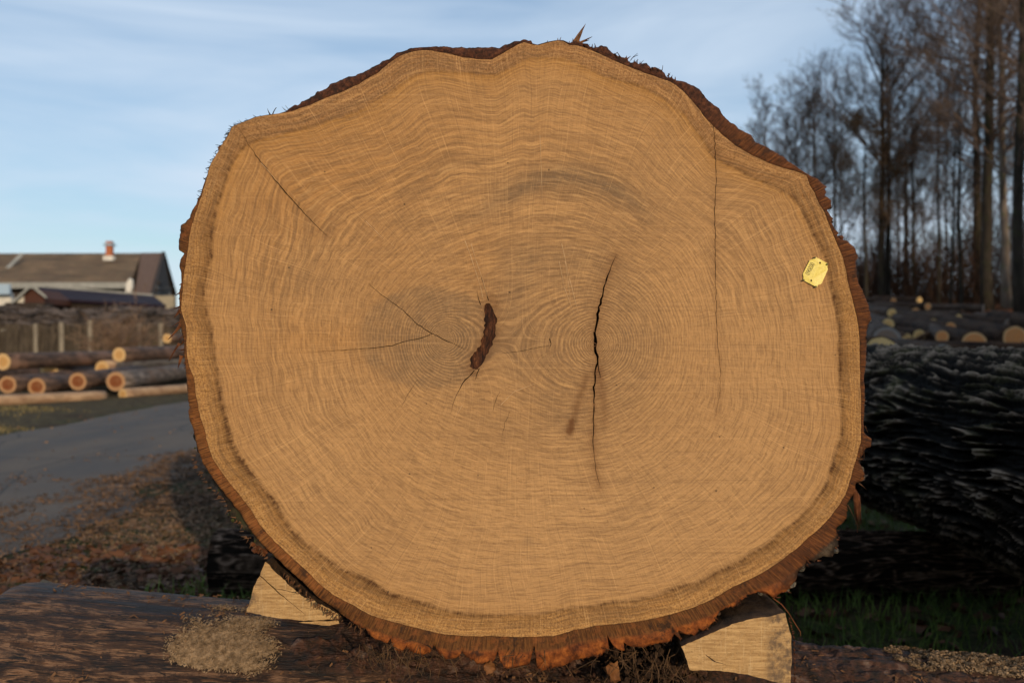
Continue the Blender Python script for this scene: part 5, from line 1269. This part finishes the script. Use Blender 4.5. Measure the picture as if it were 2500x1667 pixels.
# sheds
YS_ = 44.
PURP = flat_mat('dark_sheet_roof', (.016, .010, .016), (.036, .022, .030), 2, .8, .1, spec=.1)
REDW = flat_mat('red_brown_boards', (.050, .020, .015), (.095, .040, .028), 3, .85, .2, (8, 1, 1))
sh = empty('shed', (float(P(200, 800, YS_).x), YS_, 0)); tag(sh, 'low shed with a long dark purple roof in front of the farmhouse', 'building'); SHL = np.array(sh.location)
MB().poly([P(110, 727, YS_), P(405, 745, YS_-3), P(375, 722, YS_+5), P(95, 700, YS_+5)], (0, 0, -.12)).build('roof', PURP, sh, SHL)
MB().poly([P(112, 730, YS_+.3), P(400, 748, YS_-2.6), P(400, 846, YS_-2.6), P(112, 846, YS_+.3)], (0, .2, 0)).build('wall', DWOOD, sh, SHL)
mb = MB()
for q in ((95, 699, 375, 721),): mb.tube([P(q[0], q[1], YS_+5), P(q[2], q[3], YS_+5)], [.08, .08], 4)
mb.build('ridge_strip', GUT, sh, SHL)
s2 = empty('hut', (float(P(70, 800, 41).x), 41, 0)); tag(s2, 'small gabled hut with red-brown boards left of the purple-roofed shed', 'building'); S2L = np.array(s2.location)
MB().poly([P(35, 742, 41), P(108, 742, 41), P(108, 728, 41), P(76, 705, 41), P(40, 736, 41)], (0, 2.5, 0)).build('wall', REDW, s2, S2L)
MB().poly([P(30, 742, 40.6), P(76, 700, 40.6), P(76, 700, 44.5), P(30, 742, 44.5)], (0, 0, .12)).build('roof', GUT, s2, S2L)
MB().poly([P(76, 700, 40.6), P(114, 730, 40.6), P(114, 730, 44.5), P(76, 700, 44.5)], (0, 0, .12)).build('roof', GUT, s2, S2L)
MB().poly([P(30, 742, 40.9), P(57, 742, 40.9), P(57, 722, 40.9), P(50, 722, 40.9)], (0, .1, 0)).build('window', WHITE, s2, S2L)
MB().box(P(72, 775, 41.3), (1.6, .8, 1.2)).build('wall', DWOOD, s2, S2L)
s3 = empty('lean_to', (float(P(0, 800, 50).x), 50, 0)); tag(s3, 'pale plastered lean-to at the left picture edge under the farmhouse eaves', 'building'); S3L = np.array(s3.location)
MB().poly([P(-60, 850, 50), P(27, 850, 50), P(27, 716, 50), P(-60, 716, 50)], (0, .3, 0)).build('wall', WHITE, s3, S3L)
MB().poly([P(-60, 714, 49.6), P(20, 712, 49.6), P(20, 702, 53), P(-60, 702, 53)], (0, 0, .1)).build('roof', PURP, s3, S3L)
MB().box(P(8, 706, 49.4), (.7, .2, .5)).build('window', simple('pane', (.35, .45, .55), .2), s3, S3L)

# paling fence
FW = flat_mat('grey_fence_wood', (.030, .022, .015), (.115, .088, .062), 4, .9, .3, (6, 1, .8))
FP = flat_mat('pale_fence_post', (.17, .14, .105), (.32, .27, .20), 4, .9, .3, (6, 1, 1))
fe = empty('paling_fence', (float(P(200, 850, 27).x), 27, 0)); tag(fe, 'weathered grey paling fence with paler posts behind the roadside log pile', 'fence'); FL = np.array(fe.location)
random.seed(4)
def fy(u): return 26.0+(u+100)*.004
mb = MB(); u = -150
while u < 640:
    Yf = fy(u); x = (u-1250)/F*Yf; top = CAM_H+(833.5-792-random.uniform(-3, 3))*Yf/F; mb.box((x, Yf, top/2), (random.uniform(.06, .085), .02, top)); u += random.uniform(8.2, 9.6)
mb.build('palings', FW, fe, FL)
mb = MB()
for zz in (.45, 1.15): mb.box(((P(245, 800, fy(245))).x, fy(245)+.05, zz), (9.0, .05, .09), Matrix.Rotation(math.atan2(fy(640)-fy(-150), P(640, 0, fy(640)).x-P(-150, 0, fy(-150)).x), 3, 'Z'))
mb.build('rail', FW, fe, FL)
for u, w, vt in ((87, 9, 790), (150, 11, 787), (220, 11, 782), (340, 9, 790), (393, 10, 788), (-10, 10, 788)):
    Yf = fy(u)-.08; mb = MB(); top = CAM_H+(833.5-vt)*Yf/F; mb.tube([((u-1250)/F*Yf, Yf, -.1), ((u-1250)/F*Yf+.01, Yf, top*.5), ((u-1250)/F*Yf, Yf, top)], [w/F*Yf*.55]*3, 8); mb.build('post', FP, fe, FL)
# stacked brushwood behind the fence
g = np.random.default_rng(12); n = 5200
bu = g.uniform(-150, 640, n); by = g.uniform(28, 33, n); bv = 792-(g.random(n)**.9)*(40+14*fbm(bu*.012, 0, 0, 3))
bx = (bu-1250)/F*by; bz = CAM_H+(833.5-bv-6)/F*by
ang = g.normal(0, .28, n); Lb = g.uniform(.25, 1.1, n); d = np.stack([np.cos(ang), g.normal(0, .3, n), np.sin(ang)*.6], -1)*Lb[:, None]*.5; c = np.stack([bx, by, bz], -1)
rb_ = g.uniform(.015, .05, n); v_, f_ = tube_np(c-d, c+d, rb_, rb_*.8, 5)
o = mesh('brushwood_pile', v_, f_, flat_mat('brushwood', (.012, .009, .008), (.15, .12, .108), 2.2, .8, .3), smooth=False); tag(o, 'long heap of grey brushwood stacked behind the paling fence', 'brushwood', kind='stuff')
mb = MB(); mb.box((P(245, 800, 30.5).x, 30.5, .65), (10.2, 3, 1.3)); o = mb.build('stack_core', DWOOD)
tag(o, 'dark base of the timber stack behind the paling fence', 'timber stack')
# bare shrub by the fence
sb = empty('bare_shrub', (float(P(293, 850, 24.5).x), 24.5, 0)); tag(sb, 'bare olive-stemmed shrub growing in front of the paling fence', 'shrub'); SBL = Vector(sb.location)
g2 = random.Random(5); segs = []; stems = MB()
def sg(p, d, L, r, lvl):
    pts = [p]; dd = d
    for k in range(4): dd = (dd+Vector((g2.gauss(0, .13), g2.gauss(0, .13), g2.gauss(0, .08)))).normalized(); pts.append(pts[-1]+dd*L/4)
    if lvl == 0: stems.tube(pts, [r, r*.8, r*.65, r*.5, r*.35], 5)
    else:
        for k in range(4): segs.append((pts[k][:], pts[k+1][:], r*(1-k*.2), r*(1-(k+1)*.2)))
    if lvl < 3:
        for q in range(7 if lvl == 0 else 5):
            k = g2.choice((1, 2, 3, 4)); nd = (dd+Vector((g2.gauss(0, .5), g2.gauss(0, .5), g2.gauss(0, .3)))).normalized(); sg(pts[k], nd, L*g2.uniform(.35, .6), r*.5, lvl+1)
for k in range(20):
    a = g2.uniform(0, 6.28); t = g2.uniform(.1, .75); sg(Vector((g2.gauss(0, .06), g2.gauss(0, .06), 0)), Vector((math.cos(a)*t, math.sin(a)*t, 1)).normalized(), g2.uniform(.9, 1.35), .018, 0)
stems.build('stems', flat_mat('olive_stems', (.07, .055, .018), (.19, .145, .055), 4, .8, .1), sb)
a = np.array([s[0] for s in segs]); b = np.array([s[1] for s in segs]); v_, f_ = tube_np(a, b, np.array([max(s[2], .004) for s in segs]), np.array([max(s[3], .003) for s in segs]), 3)
mesh('twigs', v_, f_, flat_mat('red_twigs', (.12, .070, .045), (.28, .18, .115), 4, .8, .1), sb, None, False)

# ------------------------------------------------------------------ ground cover
def scatter(n, seed, box, cond=None):
    g = np.random.default_rng(seed); x = g.uniform(box[0], box[1], n); y = g.uniform(box[2], box[3], n)
    if cond is not None: k = cond(x, y, g); x, y = x[k], y[k]
    return np.stack([x, y, terrain(x, y)], -1)
up_n = lambda p: np.tile(np.array([[0, 0, 1.]]), (len(p), 1))
p = scatter(60000, 1, (-3.6, -.2, 2.2, 9), lambda x, y, g: (fbm(x*2.2, y*1.2, 0, 4)+.95*sstep(-2.75, -1.8, x)+g.uniform(-.35, .35, len(x)) > .35) & (x < -.55+.0*y))
p[:, 2] = np.maximum(p[:, 2], np.where(p[:, 0] < -2.3, .020, -1))
v_, f_ = bits_mesh(p, up_n(p), .011, 2, .45, 4.2, .008)
o = mesh('wood_chips', v_, f_, flat_mat('chips', (.024, .014, .008), (.22, .125, .070), 9, .9, .2), smooth=False); tag(o, 'brown wood chips and bark shreds covering the verge between road and log', 'wood chips', kind='stuff')
p = scatter(26000, 3, (-2.6, -.5, 2.2, 6.5), lambda x, y, g: np.exp(-((x+1.55)/.5)**2-((y-5.0)/.7)**2) > g.random(len(x))*.8)
v_, f_ = bits_mesh(p, up_n(p), .006, 3, .5, 2.5, .010)
o = mesh('sawdust', v_, f_, SAWD, smooth=False); tag(o, 'light sawdust strewn over the chips beside the left end of the rear support log', 'sawdust', kind='stuff')
def leafmesh(p, seed, size): return bits_mesh(p, up_n(p), size, seed, .55, 1.35, .012)
LEAF2 = flat_mat('fallen_leaf', (.022, .010, .006), (.15, .060, .026), 5, .75, .2)
p = scatter(3600, 5, (-2.4, -.1, 2.1, 4.8))
v_, f_ = leafmesh(p, 5, .036); o = mesh('fallen_leaves', v_, f_, LEAF2, smooth=False); tag(o, 'brown fallen leaves behind the left end of the foreground log', 'fallen leaves', kind='stuff')
p = scatter(2600, 7, (.4, 4.2, 2.1, 8.5))
v_, f_ = leafmesh(p, 8, .045); o = mesh('fallen_leaves', v_, f_, LEAF2, smooth=False); tag(o, 'brown fallen leaves in the dark grass right of the big log', 'fallen leaves', kind='stuff')
p = scatter(420, 17, (-5.6, -2.2, 3, 16)); p[:, 2] = .04
v_, f_ = leafmesh(p, 18, .020); o = mesh('fallen_leaves', v_, f_, flat_mat('road_leaf', (.09, .045, .025), (.26, .15, .08), 5, .8, .2), smooth=False); tag(o, 'dry leaves and chips strewn thinly over the asphalt road', 'fallen leaves', kind='stuff')
p = scatter(14000, 19, (5, 32, 14, 46), lambda x, y, g: x/y > .3)
v_, f_ = leafmesh(p, 20, .11); o = mesh('fallen_leaves', v_, f_, flat_mat('yard_leaf', (.09, .032, .014), (.30, .115, .045), 5, .85, .2), smooth=False); tag(o, 'rust-coloured leaf litter spread over the slope of the timber yard', 'fallen leaves', kind='stuff')
def grass(p, seed, h, w):
    g = np.random.default_rng(seed); n = len(p); a = g.uniform(0, 2*np.pi, n); hh = h*g.uniform(.4, 1.3, n); ln = g.normal(0, .45, (n, 2))
    dx = np.stack([np.cos(a), np.sin(a), 0*a], -1)*w; m = p+np.stack([ln[:, 0]*hh*.4, ln[:, 1]*hh*.4, hh*.6], -1); t = p+np.stack([ln[:, 0]*hh, ln[:, 1]*hh, hh*.95], -1)
    V = np.stack([p-dx, p+dx, m+dx*.7, m-dx*.7, t], 1).reshape(-1, 3); b = np.arange(n)*5
    return V, [[q, q+1, q+2, q+3] for q in b.tolist()]+[[q+3, q+2, q+4] for q in b.tolist()]
GRM = flat_mat('grass_blades', (.030, .062, .010), (.15, .22, .035), 6, .7, .1)
GRD = flat_mat('dry_grass', (.085, .080, .028), (.28, .20, .085), 6, .8, .1)
p = scatter(30000, 31, (.35, 4.6, 2.0, 8.2), lambda x, y, g: fbm(x*1.8, y*1.8, 3, 3)+g.uniform(-.3, .3, len(x)) > -.12)
v_, f_ = grass(p, 32, .07, .0022); o = mesh('grass', v_, f_, GRM, smooth=False); tag(o, 'short dark green grass growing right of the big log', 'grass', kind='stuff')
p = scatter(9000, 33, (-2.3, -.2, 2.0, 4.8), lambda x, y, g: fbm(x*2.2, y*2.2, 8, 3)+g.uniform(-.25, .25, len(x))-.8*sstep(-1.5, -1.9, x)+.5*np.exp(-((x+1.25)/.25)**2-((y-4.0)/.4)**2) > .15)
v_, f_ = grass(p, 34, .075, .0022); o = mesh('grass', v_, f_, GRM, smooth=False); tag(o, 'green grass sprouting through the leaves on the left behind the foreground log', 'grass', kind='stuff')
p = scatter(30000, 35, (-12, -5.4, 9, 24), lambda x, y, g: (fbm(x*.9, y*.9, 8, 3)+g.uniform(-.3, .3, len(x)) > .12) & (y < 9.5+.9*(-x-5.4)+4))
v_, f_ = grass(p, 36, .05, .006); o = mesh('grass', v_, f_, GRD, smooth=False); tag(o, 'yellowish tufted grass strip between the asphalt road and the log pile', 'grass', kind='stuff')
# stick on the ground behind the foreground log
mb = MB(); mb.tube([P(105, 1424, 2.35), P(150, 1443, 2.3), P(200, 1457, 2.25), P(248, 1466, 2.2)], [.011, .013, .012, .005], 6)
o = mb.build('stick', flat_mat('stick', (.10, .065, .035), (.26, .17, .09), 20, .85, .4), smooth=True); tag(o, 'broken brown stick lying behind the left end of the foreground log', 'stick')
